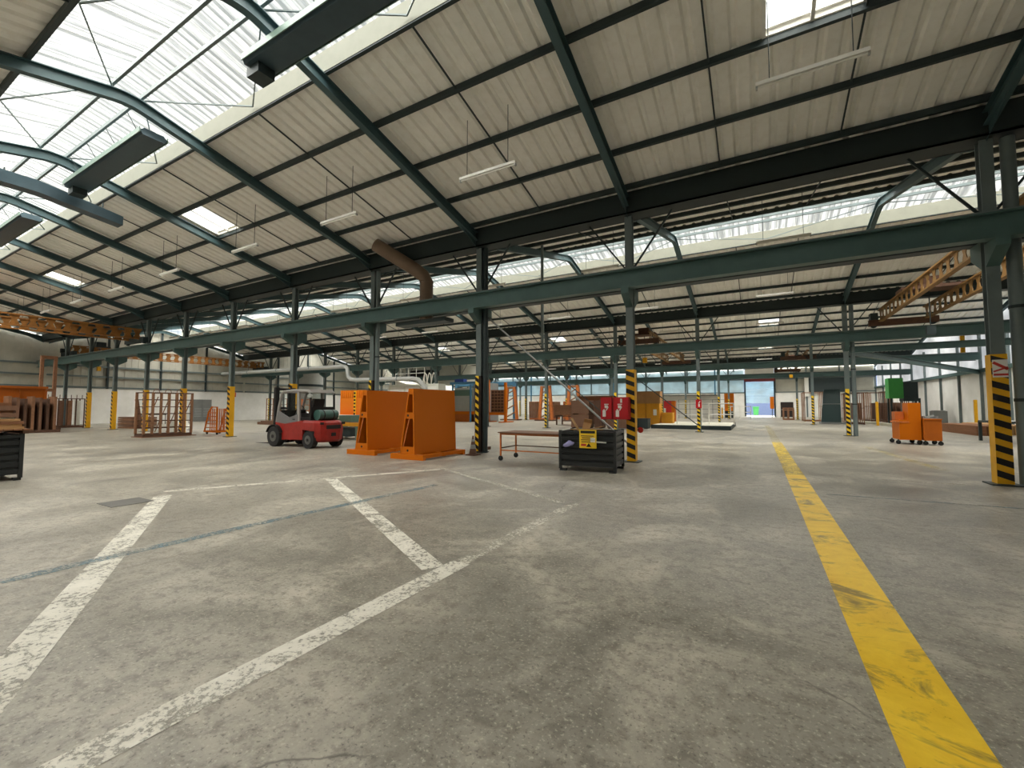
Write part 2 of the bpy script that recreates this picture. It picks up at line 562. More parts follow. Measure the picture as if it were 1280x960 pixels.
def sheet(name, w, d0, d1, sgn, parent, x, yr, z, rib=RIB, depth=0.055, m='roof_sheet'):
    o = link(name, roof_panel_mesh(w, d0, d1, sgn, rib, depth, m), parent, (x, yr, z))
    return o

WIN_X = (1.0, -17.2, -31.9)
WIN_W = 1.5

CEIL = []
for ni, (yr, ya, yb) in enumerate(NAVES):
    ce = bpy.data.objects.new('ceiling', None); COL.objects.link(ce); ce['kind'] = 'structure'; CEIL.append(ce)
    sk = bpy.data.objects.new('window_%d' % (ni + 1), None); COL.objects.link(sk); sk['kind'] = 'structure'
    sky_end = -3.0 if ni == 0 else X1  # first ridge light cut short, out of view, to darken the near floor
    for sgn in (-1, 1):
        half = (yb - yr) if sgn > 0 else (yr - ya)
        edges = [SKY_HALF] + DS[1:] + [half - 0.02]
        for bi in range(len(XS) - 1):
            xa, xb = XS[bi + 1], XS[bi]
            for ri in range(len(edges) - 1):
                d0, d1 = edges[ri], edges[ri + 1]
                if ni < 2:
                    parts = [(xa, (xa + xb) / 2), ((xa + xb) / 2, xb)]
                else:
                    parts = [(xa, xb)]
                # leave the roof window open in the second row
                if ri == 1 and sgn > 0:
                    for wx in WIN_X:
                        if xa < wx < xb:
                            parts = [(xa, wx - WIN_W / 2), (wx + WIN_W / 2, xb)]
                for p0, p1 in parts:
                    sheet('roof_panel', p1 - p0, d0, d1 + 0.06, sgn, ce, p0, yr, Z_SHEET)
        # purlins and thin sag rods
        for d in DS:
            z = Z_PURLIN - SL * d
            mb = MB(); y = yr + sgn * d
            mb.box(X0, X1, y - 0.04, y + 0.04, z + 0.0, z + 0.135)
            mb.build('purlin', 'steel_dark', ce)
        for bi in range(len(XS) - 1):
            xa, xb = XS[bi + 1], XS[bi]
            n = 1 if xb - xa < 6 else 2
            if ni > 2: continue
            for k in range(n):
                xm = xa + (xb - xa) * (k + 1) / (n + 1)
                MB().bar((xm, yr + sgn * DS[0], Z_PURLIN + 0.05 - SL * DS[0]), (xm, yr + sgn * DS[-1], Z_PURLIN + 0.05 - SL * DS[-1]), 0.03, 0.03).build('sag_rod', 'steel_dark', ce)
        # raised white curb of the ridge light
        z = Z_SHEET - SL * SKY_HALF
        y = yr + sgn * SKY_HALF
        MB().box(X0, sky_end, min(y, y + sgn * 0.05), max(y, y + sgn * 0.05), z - 0.12, z + 0.36).build('curb', 'curb_grey', sk)
        # translucent ridge sheets
        for bi in range(len(XS) - 1):
            xa, xb = XS[bi + 1], XS[bi]
            n = 4 if ni < 2 else 1
            if xb > sky_end:
                sheet('roof_panel', xb - xa, 0.0, SKY_HALF + 0.04, sgn, ce, xa, yr, Z_SHEET)  # unseen closed ridge past that end, keeps daylight off the near floor
                continue
            for k in range(n):
                w = (xb - xa) / n
                sheet('skylight_pane', w, 0.0, SKY_HALF + 0.08, sgn, sk, xa + k * w, yr, Z_SHEET + 0.36, rib=0.22, depth=0.035, m='skylight_sheet')
    # two light purlins beside the ridge
    for s in (-0.28, 0.28):
        MB().box(X0, X1, yr + s - 0.03, yr + s + 0.03, Z_PURLIN + 0.02, Z_PURLIN + 0.12).build('ridge_purlin', 'steel_grey', sk)
    # wind rods inside the ridge light
    for bi in range(len(XS) - 1):
        xa, xb = XS[bi + 1], XS[bi]; xm = (xa + xb) / 2
        if ni > 1: continue
        for sgn in (-1, 1):
            for xe in (xa, xb):
                MB().bar((xm, yr + sgn * (SKY_HALF - 0.05), Z_SHEET - SL * SKY_HALF - 0.02), (xe, yr + sgn * 0.3, Z_PURLIN - 0.02), 0.028, 0.028).build('wind_rod', 'steel_grey', sk)
    # roof windows on the far slope
    for wx in WIN_X:
        d0, d1 = DS[1], DS[2]
        fr = MB()
        for (xa_, xb_, e0, e1) in ((wx - WIN_W / 2, wx - WIN_W / 2 + 0.06, d0, d1), (wx + WIN_W / 2 - 0.06, wx + WIN_W / 2, d0, d1), (wx - 0.03, wx + 0.03, d0, d1),
                                   (wx - WIN_W / 2, wx + WIN_W / 2, d0, d0 + 0.07), (wx - WIN_W / 2, wx + WIN_W / 2, d1 - 0.07, d1)):
            zz = Z_SHEET
            fr.hexa([(xa_, yr + e0, zz - SL * e0 - 0.03), (xb_, yr + e0, zz - SL * e0 - 0.03), (xb_, yr + e1, zz - SL * e1 - 0.03), (xa_, yr + e1, zz - SL * e1 - 0.03),
                     (xa_, yr + e0, zz - SL * e0 + 0.12), (xb_, yr + e0, zz - SL * e0 + 0.12), (xb_, yr + e1, zz - SL * e1 + 0.12), (xa_, yr + e1, zz - SL * e1 + 0.12)])
        f = fr.build('window_frame', 'white', ce)
        for e in (d0, d1):
            bx = next((XS[q + 1], XS[q]) for q in range(len(XS) - 1) if XS[q + 1] < wx < XS[q])
            zc = Z_SHEET - SL * e
            MB().hexa([(bx[0], yr + e - 0.12, zc + 0.062 + SL * 0.12), (bx[1], yr + e - 0.12, zc + 0.062 + SL * 0.12), (bx[1], yr + e + 0.12, zc + 0.062 - SL * 0.12), (bx[0], yr + e + 0.12, zc + 0.062 - SL * 0.12),
                       (bx[0], yr + e - 0.12, zc + 0.067 + SL * 0.12), (bx[1], yr + e - 0.12, zc + 0.067 + SL * 0.12), (bx[1], yr + e + 0.12, zc + 0.067 - SL * 0.12), (bx[0], yr + e + 0.12, zc + 0.067 - SL * 0.12)]).build('joint_light_stop', 'roof_sheet', ce)  # added cover over mismatched ribs, stops daylight leaking in
            MB().box(bx[0], bx[1], yr + e - 0.012, yr + e + 0.012, zc - 0.015, zc + 0.064).build('joint_light_plug', 'roof_sheet', ce)  # added filler under that cover, blocks daylight through the rib gaps
        for xa_, xb_ in ((wx - WIN_W / 2, wx), (wx, wx + WIN_W / 2)):
            zz = Z_SHEET + 0.13
            MB().hexa([(xa_, yr + d0, zz - SL * d0), (xb_, yr + d0, zz - SL * d0), (xb_, yr + d1, zz - SL * d1), (xa_, yr + d1, zz - SL * d1),
                       (xa_, yr + d0, zz - SL * d0 + 0.02), (xb_, yr + d0, zz - SL * d0 + 0.02), (xb_, yr + d1, zz - SL * d1 + 0.02), (xa_, yr + d1, zz - SL * d1 + 0.02)]).build('pane', 'roof_window_glass', f)

# portal rafters: I-section bent round the ridge
def rafter_mesh(half_a, half_b, depth=0.28, wf=0.17):
    pts = [(-half_a, Z_RAFTER - SL * half_a)]
    r = 0.32
    for k in range(9):
        y = -r + 2 * r * k / 8
        pts.append((y, Z_RAFTER - SL * r + (SL / (2 * r)) * (r * r - y * y)))
    pts.append((half_b, Z_RAFTER - SL * half_b))
    mb = MB()
    for i in range(len(pts) - 1):
        (y0, z0), (y1, z1) = pts[i], pts[i + 1]
        for a, c, w in ((0, 0.02, wf), (0.02, depth - 0.02, 0.014), (depth - 0.02, depth, wf)):
            mb.hexa([(-w / 2, y0, z0 + a), (w / 2, y0, z0 + a), (w / 2, y1, z1 + a), (-w / 2, y1, z1 + a),
                     (-w / 2, y0, z0 + c), (w / 2, y0, z0 + c), (w / 2, y1, z1 + c), (-w / 2, y1, z1 + c)])
    # web stiffeners and haunch at the column ends
    for s, h in ((-1, half_a), (1, half_b)):
        ye = s * h
        mb.hexa([(-0.007, ye - s * 1.0, Z_RAFTER - SL * (h - 1.0)), (0.007, ye - s * 1.0, Z_RAFTER - SL * (h - 1.0)), (0.007, ye, Z_RAFTER - SL * h - 0.22), (-0.007, ye, Z_RAFTER - SL * h - 0.22),
                 (-0.007, ye - s * 1.0, Z_RAFTER - SL * (h - 1.0) + 0.03), (0.007, ye - s * 1.0, Z_RAFTER - SL * (h - 1.0) + 0.03), (0.007, ye, Z_RAFTER - SL * h + 0.03), (-0.007, ye, Z_RAFTER - SL * h + 0.03)])
    me = mb.mesh('portal_rafter'); me.materials.append(mat('rafter_green'))
    return me
for ni, (yr, ya, yb) in enumerate(NAVES):
    me = rafter_mesh(yr - ya - 0.14, yb - yr - 0.14)
    for x in XS:
        xx = x + (0.12 if x == X0 else (-0.12 if x == X1 else 0))
        link('portal_rafter', me, CEIL[ni], (xx, yr, 0))

# valley gutters on the column lines
ROWS = [12.0, 28.0, 44.0, 60.0]
ROW_WORDS = ['first column row, beside the forklift', 'second column row, by the raised slab', 'third column row', 'fourth column row']
for gi, (y, wd) in enumerate(zip(ROWS, ROW_WORDS)):
    MB().box(X0 + 0.05, X1 - 0.05, y - 0.28, y + 0.28, 6.82, 6.86).box(X0 + 0.05, X1 - 0.05, y - 0.28, y - 0.24, 6.82, 7.425).box(X0 + 0.05, X1 - 0.05, y + 0.24, y + 0.28, 6.82, 7.425).build('valley_gutter', 'gutter_dark', CEIL[gi])
    MB().box(X0, X1, y - 0.5, y + 0.5, 7.56, 7.58).build('valley_light_stop', 'gutter_dark', CEIL[gi])  # added cover outside the roof, unseen, blocks daylight leaking through the valley

# crane runway beams
RAILZ = {12.0: (4.70, 5.20), 28.0: (4.82, 5.34), 44.0: (4.9, 5.40), 60.0: (4.9, 5.40)}
RAILZ_FAR = {12.0: RAILZ[28.0], 28.0: RAILZ[44.0], 44.0: RAILZ[60.0], 60.0: RAILZ[60.0]}   # both rails of a nave lie level
for y, wd in zip(ROWS, ROW_WORDS):
    for s in (-1, 1):
        z0, z1 = RAILZ[y] if s < 0 else RAILZ_FAR[y]
        t = thing('crane_runway_beam', 'long green steel runway beam on the %s side of the %s' % ('striped-floor' if s < 0 and y == 12 else ('aisle' if s < 0 else 'far'), wd), 'beam', (0, 0, 0))
        MB().ibeam((X0 + 0.15, y + s * 0.40, (z0 + z1) / 2), (X1 - 0.2, y + s * 0.40, (z0 + z1) / 2), 0.26, z1 - z0, 0.03, 0.02).build('girder', 'steel_green' if s < 0 else 'steel_dark', t)
        MB().box(X0 + 0.15, X1 - 0.2, y + s * 0.40 - 0.03, y + s * 0.40 + 0.03, z1, z1 + 0.06).build('rail', 'steel_grey', t)

# ------------------------------------------------------------------ columns
def stripes_on(mb_or_list, w, y, z0, z1, face, period=0.245, hgt=0.125, drop=0.09, x_off=0.0):
    out = []
    z = z0 + 0.05
    while z + hgt + drop < z1:
        yy0, yy1 = (y - 0.004, y) if face < 0 else (y, y + 0.004)
        out.append([(x_off - w, yy0, z + drop), (x_off + w, yy0, z), (x_off + w, yy1, z), (x_off - w, yy1, z + drop),
                    (x_off - w, yy0, z + drop + hgt), (x_off + w, yy0, z + hgt), (x_off + w, yy1, z + hgt), (x_off - w, yy1, z + drop + hgt)])
        z += period
    return out

_cm = {}
def col_mesh(key, fn, m):
    if key not in _cm:
        me = fn().mesh(key[0]); me.materials.append(mat(m)); _cm[key] = me
    return _cm[key]

def column(x, y, style, label, group=None, single=False, shaft='steel_grey', rails=True):
    z0 = RAILZ[y][0]
    t = thing('steel_column', label, 'column', (x, y, 0), 0, group)
    hw = 0.105
    link('shaft', col_mesh(('shaft', shaft), lambda: MB().ibeam((0, 0, 0.02), (0, 0, 6.82), 0.2, 0.2, 0.022, 0.016, up=(0, 1, 0)), shaft), t)
    link('base_plate', col_mesh(('base_plate',), lambda: MB().box(-0.22, 0.22, -0.22, 0.22, 0, 0.025), 'steel_dark'), t)
    # corbels under the two runway beams
    def corbel():
        mb = MB()
        for s in (-1, 1):
            zz = z0 if s < 0 else RAILZ_FAR[y][0]
            mb.profile_yz([(s * 0.10, z0 - 0.45), (s * 0.56, z0 - 0.16), (s * 0.56, zz), (s * 0.10, zz)], -0.10, 0.10)
        return mb
    link('corbel', col_mesh(('corbel', z0), corbel, 'steel_green'), t)
    # knee braces up to the gutter
    def knees():
        mb = MB()
        for s in (-1, 1):
            mb.bar((s * 0.10, 0.02, 5.35), (s * 1.15, 0.02, 6.80), 0.045, 0.045)
        return mb
    link('knee_brace', col_mesh(('knee',), knees, 'steel_dark'), t)
    G = 2.52
    if style in ('yellow', 'black', 'half'):
        gm = {'yellow': 'yellow', 'black': 'black_brown', 'half': 'yellow'}[style]
        def guard():
            mb = MB()
            mb.box(-hw - 0.012, hw + 0.012, -hw - 0.012, -hw, 0.03, G); mb.box(-hw - 0.012, hw + 0.012, hw, hw + 0.012, 0.03, G)
            mb.box(-hw - 0.012, -hw, -hw, hw, 0.03, G); mb.box(hw, hw + 0.012, -hw, hw, 0.03, G)
            return mb
        g = link('column_guard', col_mesh(('guard', gm), guard, gm), t)
        if style == 'black':
            def strip():
                return MB().box(-hw, 0.025, -hw - 0.015, -hw - 0.012, 0.05, G)
            link('hazard_tape', col_mesh(('tape',), strip, 'sign_yellow'), t)
        sw, so = ((hw + 0.01), 0.0) if style != 'black' else (0.065, -0.04)
        faces = stripes_on(None, sw, -hw - 0.0135 if style != 'black' else -hw - 0.016, 0.03, G, -1, x_off=so)
        for h in faces:
            if single:
                zc = h[0][2]
                key = ('hazard_stripe', style)
                if key not in _cm:
                    me = MB().hexa([(a, b_, c - zc) for a, b_, c in h]).mesh('hazard_stripe'); me.materials.append(mat('black')); _cm[key] = me
                link('hazard_stripe', _cm[key], g, (0, 0, zc))
        if not single:
            def allst():
                mb = MB()
                for h in faces: mb.hexa(h)
                return mb
            link('hazard_stripes', col_mesh(('hazard_stripes', style), allst, 'black'), g)
    elif style == 'tape':
        def tape():
            return MB().box(-hw, 0.06, -hw - 0.008, -hw + 0.0, 0.05, G - 0.1)
        g = link('hazard_tape', col_mesh(('tape2',), tape, 'sign_yellow'), t)
        faces = stripes_on(None, 0.08, -hw - 0.009, 0.03, G - 0.1, -1, x_off=-0.025)
        if single:
            for h in faces:
                zc = h[0][2]; key = ('hazard_stripe', 'tape')
                if key not in _cm:
                    me = MB().hexa([(a, b_, c - zc) for a, b_, c in h]).mesh('hazard_stripe'); me.materials.append(mat('black')); _cm[key] = me
                link('hazard_stripe', _cm[key], g, (0, 0, zc))
        else:
            def allst2():
                mb = MB()
                for h in faces: mb.hexa(h)
                return mb
            link('hazard_stripes', col_mesh(('hazard_stripes', 'tape'), allst2, 'black'), g)
    return t

A = 12.0
C_A0 = column(XS[1], A, 'yellow', 'steel column with yellow guard, hazard stripes and a warning sheet beside the yellow floor stripe', single=True)
column(XS[2], A, 'yellow', 'steel column with yellow and black hazard guard carrying the red extinguisher boxes', single=True)
C_A2 = column(XS[3], A, 'black', 'steel column with black foot and striped tape beside the traffic cone', single=True)
C_A3 = column(XS[4], A, 'black', 'steel column with dark foot rising behind the orange A-frame racks', single=True)
column(XS[5], A, 'yellow', 'steel column with yellow foot behind the red forklift cab', single=True)
column(XS[6], A, 'yellow', 'steel column with yellow hazard foot beside the small orange trolley', single=True)
column(XS[7], A, 'yellow', 'yellow-footed steel column just behind the tall brown grid rack', single=True)
column(XS[8], A, 'yellow', 'yellow-footed steel column beyond the tall brown grid rack', single=True)
column(XS[9], A, 'yellow', 'yellow-footed steel column beside the low timber stack', single=True)
column(XS[10], A, 'yellow', 'yellow-footed steel column in front of the curtain rack', single=True)
column(XS[11], A, 'plain', 'bare green steel column behind the brown curtain rack')
B_ = 28.0
C_B0 = column(XS[1], B_, 'tape', 'grey steel column with striped tape on the aisle beside the orange cabinets', single=True)
column(XS[2], B_, 'tape', 'grey steel column with striped tape and red extinguisher sign by the raised slab', single=True)
column(XS[3], B_, 'tape', 'grey steel column with striped tape behind the brown crates', single=True)
column(XS[4], B_, 'tape', 'grey steel column with striped tape in front of the brown frame racks', single=True)
for x in XS[5:12]:
    column(x, B_, 'tape', 'grey steel column of the second row among the machines', 'second row columns among the machines')
for y, wd in ((44.0, 'third'), (60.0, 'fourth')):
    for x in XS[1:12]:
        column(x, y, 'tape', 'grey steel column of the %s row with striped tape' % wd, '%s row columns' % wd)

# long tie rod between two columns of the first row
t = MB().tube([(-7.85, 12.16, 4.55), (-3.12, 12.16, 0.45)], 0.03, 8).build('tie_rod', 'zinc')
tag(t, 'long slanting steel tie rod between two columns, running down behind the black bin', 'tie rod')
for (xa, xb, y, lab) in ((-3.0, 1.2, 28.16, 'slanting tie rod in the second column row beside the extinguisher sign'), (-8.0, -5.2, 28.16, 'slanting tie rod in the second column row behind the ochre cabinets')):
    t = MB().tube([(xa - 3.8, y, 3.4), (xa - 0.1, y, 0.4)], 0.03, 6).build('tie_rod', 'steel_dark'); tag(t, lab, 'tie rod')

# downpipes clamped to columns
def downpipe(col, dx, m, r=0.085):
    p = MB().tube([(dx, 0, 0.0), (dx, 0, 6.8)], r, 12).build('downpipe', m, col, True)
    for zz in (1.6, 3.4):
        MB().tube([(dx, 0, zz), (dx, 0, zz + 0.06)], r + 0.012, 12).build('pipe_clamp', 'steel_dark', p)
downpipe(C_A0, 0.33, 'steel_grey', 0.11)
downpipe(C_A2, 0.21, 'steel_dark')
downpipe(C_A3, 0.21, 'steel_grey')
downpipe(C_B0, 0.28, 'steel_grey', 0.10)

# warning sheet on the nearest right column
t = thing('warning_sheet', 'red and white warning sheet fixed on the yellow guarded column', 'sign', (4.1, 12.0 - 0.125, 2.24))
MB().box(-0.10, 0.11, -0.006, 0, -0.17, 0.17).build('sheet', 'white', t)
MB().bar((-0.09, -0.008, 0.12), (0.11, -0.008, -0.02), 0.004, 0.05, up=(0, 0, 1)).build('red_slash', 'hazard_red', t)
MB().bar((-0.09, -0.008, -0.06), (0.11, -0.008, 0.02), 0.004, 0.03).build('red_slash', 'hazard_red', t)
MB().box(-0.09, 0.11, -0.008, -0.006, -0.14, -0.10).build('red_bar', 'hazard_red', t)

# extra beams in the bay right of the aisle
t = MB().ibeam((4.25, 28.0, 4.45), (14.2, 28.0, 4.45), 0.2, 0.32).build('cross_beam', 'steel_green'); tag(t, 'green steel beam below the runway right of the aisle column', 'beam')
t = MB().ibeam((4.25, 28.15, 4.35), (14.15, 43.9, 4.0), 0.2, 0.3).build('diagonal_beam', 'steel_green'); tag(t, 'green steel beam slanting from the aisle column to the white right wall', 'beam')
t = MB().box(9.0, 9.16, 29.9, 30.0, 4.22, 5.4).build('yellow_hanger', 'yellow'); tag(t, 'short yellow hanger bar below the runway by the right wall', 'bar')

# ------------------------------------------------------------------ forklift
def forklift():
    t = thing('forklift', 'red forklift truck with grey cab and black mast parked beside the orange racks', 'forklift', (-15.1, 10.62, 0), math.pi)
    W = 0.56
    # red chassis between the axles
    MB().profile_xz([(-0.62, 0.30), (0.62, 0.26), (0.70, 0.62), (1.0, 0.80), (1.02, 0.92), (0.45, 0.86), (-0.62, 1.00)], -W, W).build('chassis', 'forklift_red', t)
    # hood and counterweight, rounded in plan
    def ring(z, rx, ry, fx):
        pts = [(fx, -ry), (fx, ry), (rx + 0.30, ry), (rx + 0.08, ry * 0.82), (rx, ry * 0.5), (rx, -ry * 0.5), (rx + 0.08, -ry * 0.82), (rx + 0.30, -ry)]
        return [(x, y, z) for x, y in pts]
    cw = MB().loft([ring(0.22, -1.50, 0.50, -1.30), ring(0.30, -1.58, 0.56, -1.34), ring(0.62, -1.62, 0.58, -1.36), ring(0.66, -1.62, 0.58, -0.62), ring(0.92, -1.58, 0.57, -0.62), ring(1.00, -1.48, 0.52, -0.62)]).build('counterweight', 'forklift_red', t)
    MB().box(-1.635, -1.60, -0.30, 0.30, 0.70, 0.84).build('grille', 'black', cw)
    MB().box(-1.64, -1.60, -0.09, 0.09, 0.44, 0.56).build('tow_pin', 'black', cw)
    for s in (-1, 1):
        MB().box(-1.60, -1.55, s * 0.46 - 0.06, s * 0.46 + 0.06, 0.86, 0.94).build('rear_lamp', 'black', cw)
    MB().box(-0.96, -0.1, -0.48, 0.48, 1.0, 1.10).build('engine_cover', 'black', t)
    MB().box(-1.34, -0.60, -0.46, 0.46, 0.24, 0.66).build('wheel_well', 'black', t)
    # wheels
    for (x, r, w) in ((0.98, 0.38, 0.26), (-1.05, 0.31, 0.20)):
        for s in (-1, 1):
            y = s * (W - 0.02)
            wh = MB().tube([(x, y - w / 2, r), (x, y - w / 2 + 0.03, r), (x, y + w / 2 - 0.03, r), (x, y + w / 2, r)], r, 24)
            wh = wh.build('wheel', 'rubber', t, True)
            MB().tube([(x, y + s * (w / 2 - 0.01), r), (x, y + s * (w / 2 + 0.012), r)], r * 0.52, 16).build('rim', 'rim', wh)
            MB().tube([(x, y + s * (w / 2), r), (x, y + s * (w / 2 + 0.03), r)], r * 0.18, 10).build('hub', 'black', wh)
    for s in (-1, 1):
        fd = MB()
        for k in range(7):
            a0 = R(20 + k * 20); a1 = R(40 + k * 20)
            fd.bar((0.98 + 0.44 * math.cos(a0), s * W, 0.38 + 0.44 * math.sin(a0)), (0.98 + 0.44 * math.cos(a1), s * W, 0.38 + 0.44 * math.sin(a1)), 0.28, 0.025, up=(math.cos((a0 + a1) / 2), 0, math.sin((a0 + a1) / 2)))
        fd.build('fender', 'black', t)
    # cab: bent tube frame on each side, roof, door with glass
    for s in (-1, 1):
        y = s * 0.50
        MB().tube([(1.02, y, 0.90), (0.90, y, 1.50), (0.74, y, 1.98), (0.64, y, 2.07), (0.0, y, 2.11), (-0.86, y, 2.07), (-0.98, y, 1.98)], 0.055, 8).build('cab_frame', 'forklift_grey', t, True)
        MB().bar((-0.32, y, 0.95), (-0.28, y, 2.09), 0.07, 0.13, up=(1, 0, 0)).build('cab_post', 'forklift_grey', t)
        MB().bar((-1.0, y, 1.0), (-0.96, y, 2.02), 0.05, 0.06, up=(1, 0, 0)).build('rear_post', 'black', t)
        d = MB().prism([(1.0, y + s * 0.02, 0.82), (-0.30, y + s * 0.02, 0.93), (-0.30, y + s * 0.02, 1.22), (0.20, y + s * 0.02, 1.10), (0.84, y + s * 0.02, 1.34), (0.93, y + s * 0.02, 1.30)], (0, s * 0.03, 0)).build('door', 'door_grey', t)
        MB().prism([(0.84, y, 1.36), (0.20, y, 1.12), (-0.28, y, 1.24), (-0.26, y, 2.04), (0.62, y, 2.02), (0.72, y, 1.92)], (0, s * 0.008, 0)).build('window', 'cab_glass', d)
        MB().box(-0.15, -0.03, min(y + s * 0.05, y + s * 0.07), max(y + s * 0.05, y + s * 0.07), 1.02, 1.05).build('door_handle', 'black', d)
    MB().hexa([(0.68, -0.52, 2.03), (0.68, 0.52, 2.03), (-0.96, 0.52, 2.03), (-0.96, -0.52, 2.03), (0.60, -0.46, 2.13), (0.60, 0.46, 2.13), (-0.88, 0.46, 2.14), (-0.88, -0.46, 2.14)]).build('roof', 'forklift_grey', t)
    MB().box(-0.99, -0.97, -0.46, 0.46, 1.0, 1.5).build('rear_screen', 'black', t)
    MB().profile_xz([(0.98, 0.95), (0.70, 0.95), (0.62, 1.38), (0.86, 1.38)], -0.45, 0.45).build('dashboard', 'black', t)
    st = MB().box(-0.60, -0.06, -0.26, 0.26, 1.10, 1.26).build('seat', 'black', t)
    MB().hexa([(-0.66, -0.25, 1.2), (-0.52, -0.25, 1.2), (-0.52, 0.25, 1.2), (-0.66, 0.25, 1.2), (-0.80, -0.22, 1.80), (-0.68, -0.22, 1.80), (-0.68, 0.22, 1.80), (-0.80, 0.22, 1.80)]).build('seat_back', 'black', st)
    sw = MB()
    c = Vector((0.40, 0, 1.46)); n = 14
    ringp = [c + Vector((0.10 * math.cos(2 * math.pi * k / n), 0.19 * math.sin(2 * math.pi * k / n), 0.12 * math.cos(2 * math.pi * k / n))) for k in range(n + 1)]
    sw.tube(ringp, 0.014, 6); sw.tube([(0.68, 0, 1.2), c], 0.02, 6)
    sw.build('steering_wheel', 'black', t)
    # teal gas bottle strapped across the hood
    gb = MB().tube([(-1.2, -0.40, 1.20), (-1.2, -0.36, 1.20), (-1.2, 0.34, 1.20), (-1.2, 0.40, 1.20)], 0.19, 16).build('gas_bottle', 'teal_plastic', t, True)
    for y in (-0.2, 0.2):
        MB().tube([(-1.2, y - 0.02, 1.20), (-1.2, y + 0.02, 1.20)], 0.197, 16).build('strap', 'black', gb)
    MB().tube([(-0.98, 0.5, 1.90), (-1.06, 0.62, 1.90)], 0.07, 10).build('work_lamp', 'pale_grey', t)
    # mast, carriage, forks
    ms = MB()
    for s in (-1, 1):
        ms.box(1.28, 1.40, s * 0.34 - 0.08, s * 0.34 + 0.08, 0.08, 2.26); ms.box(1.40, 1.48, s * 0.24 - 0.05, s * 0.24 + 0.05, 0.10, 2.20)
    for z in (0.35, 0.9, 1.4, 2.15):
        ms.box(1.29, 1.38, -0.34, 0.34, z, z + 0.09)
    ms = ms.build('mast', 'black', t)
    MB().tube([(1.42, 0, 0.2), (1.42, 0, 2.0)], 0.04, 10).build('lift_ram', 'zinc', ms)
    MB().box(1.48, 1.54, -0.5, 0.5, 0.12, 0.20).box(1.48, 1.54, -0.5, 0.5, 0.48, 0.56).build('carriage', 'black', t)
    for s in (-1, 1):
        MB().box(1.54, 1.60, s * 0.30 - 0.06, s * 0.30 + 0.06, 0.05, 0.58).hexa([(1.54, s * 0.30 - 0.06, 0.05), (2.65, s * 0.30 - 0.05, 0.05), (2.65, s * 0.30 + 0.05, 0.05), (1.54, s * 0.30 + 0.06, 0.05), (1.54, s * 0.30 - 0.06, 0.10), (2.65, s * 0.30 - 0.05, 0.06), (2.65, s * 0.30 + 0.05, 0.06), (1.54, s * 0.30 + 0.06, 0.10)]).build('fork', 'black', t)
    return t
forklift()

# ------------------------------------------------------------------ two orange A-frame glass racks
def a_frame(label, loc, rz=0.0):
    t = thing('a_frame_rack', label, 'rack', loc, rz)
    L = 1.90
    bs = MB()
    for y in (0.0, L / 2 - 0.05, L - 0.02):
        bs.box(-0.62, 0.62, y, y + 0.12, 0.0 if y != L / 2 - 0.05 else 0.04, 0.15)
    for x in (-0.58, 0.50):
        bs.box(x, x + 0.10, 0.12, L, 0.05, 0.15)
    bs.build('base_frame', 'orange', t)
    for s, x0, x1 in ((1, 0.27, 0.20), (-1, -0.25, 0.06)):
        MB().hexa([(x0 - 0.02, 0.02, 0.15), (x0 + 0.02, 0.02, 0.15), (x0 + 0.02, L + 0.05, 0.15), (x0 - 0.02, L + 0.05, 0.15),
                   (x1 - 0.02, 0.02, 2.02), (x1 + 0.02, 0.02, 2.02), (x1 + 0.02, L + 0.05, 2.02), (x1 - 0.02, L + 0.05, 2.02)]).build('side_panel', 'orange', t)
    def xl(z): return -0.25 + (0.31) * (z - 0.15) / 1.87
    def xr(z): return 0.27 - (0.07) * (z - 0.15) / 1.87
    for y in (0.03, L - 0.01):
        for z0, z1 in ((0.15, 0.36), (1.16, 1.34), (1.86, 2.02)):
            g = MB().hexa([(xl(z0), y, z0), (xr(z0), y, z0), (xr(z0), y + 0.04, z0), (xl(z0), y + 0.04, z0), (xl(z1), y, z1), (xr(z1), y, z1), (xr(z1), y + 0.04, z1), (xl(z1), y + 0.04, z1)]).build('gusset', 'orange', t)
            if z0 < 1.5:
                MB().tube([(0.02, y - 0.006, (z0 + z1) / 2), (0.02, y + 0.002, (z0 + z1) / 2)], 0.035, 10).build('bolt_hole', 'black', g)
        MB().bar((-0.16, y + 0.02, 0.36), (0.06, y + 0.02, 1.16), 0.03, 0.03).build('diagonal', 'orange_worn', t)
    return t
a_frame('solid orange A-frame glass rack standing next to the red forklift', (-10.85, 9.55, 0))
a_frame('solid orange A-frame glass rack standing next to the traffic cone', (-8.72, 9.32, 0))

# slim brown rack just behind the second orange rack
t = thing('slim_rack', 'slim rusty upright rack behind the orange A-frame near the traffic cone', 'rack', (-8.55, 12.75, 0))
for x in (-0.12, 0.12):
    MB().box(x - 0.025, x + 0.025, -0.03, 0.03, 0.1, 2.15).build('upright', 'rust', t)
for k in range(7):
    MB().box(-0.12, 0.2, -0.02, 0.02, 0.3 + k * 0.27, 0.33 + k * 0.27).build('rung', 'rust', t)
MB().box(-0.15, 0.32, -0.3, 0.3, 0.0, 0.1).build('foot', 'rust_dark', t)

# ------------------------------------------------------------------ traffic cone
t = thing('traffic_cone', 'dirty faded traffic cone between the orange rack and the black column foot', 'cone', (-7.72, 11.2, 0))
MB().box(-0.17, 0.17, -0.17, 0.17, 0, 0.035).build('cone_base', 'rust_dark', t)
for z0, z1, m in ((0.035, 0.20, 'rust_dark'), (0.20, 0.33, 'mid_grey'), (0.33, 0.42, 'rust_dark'), (0.42, 0.50, 'mid_grey'), (0.50, 0.60, 'rust_dark')):
    r0 = 0.13 - 0.11 * z0 / 0.6; r1 = 0.13 - 0.11 * z1 / 0.6
    MB().tube([(0, 0, z0), (0, 0, z1)], r0, 16, r1).build('cone_band', m, t, True)

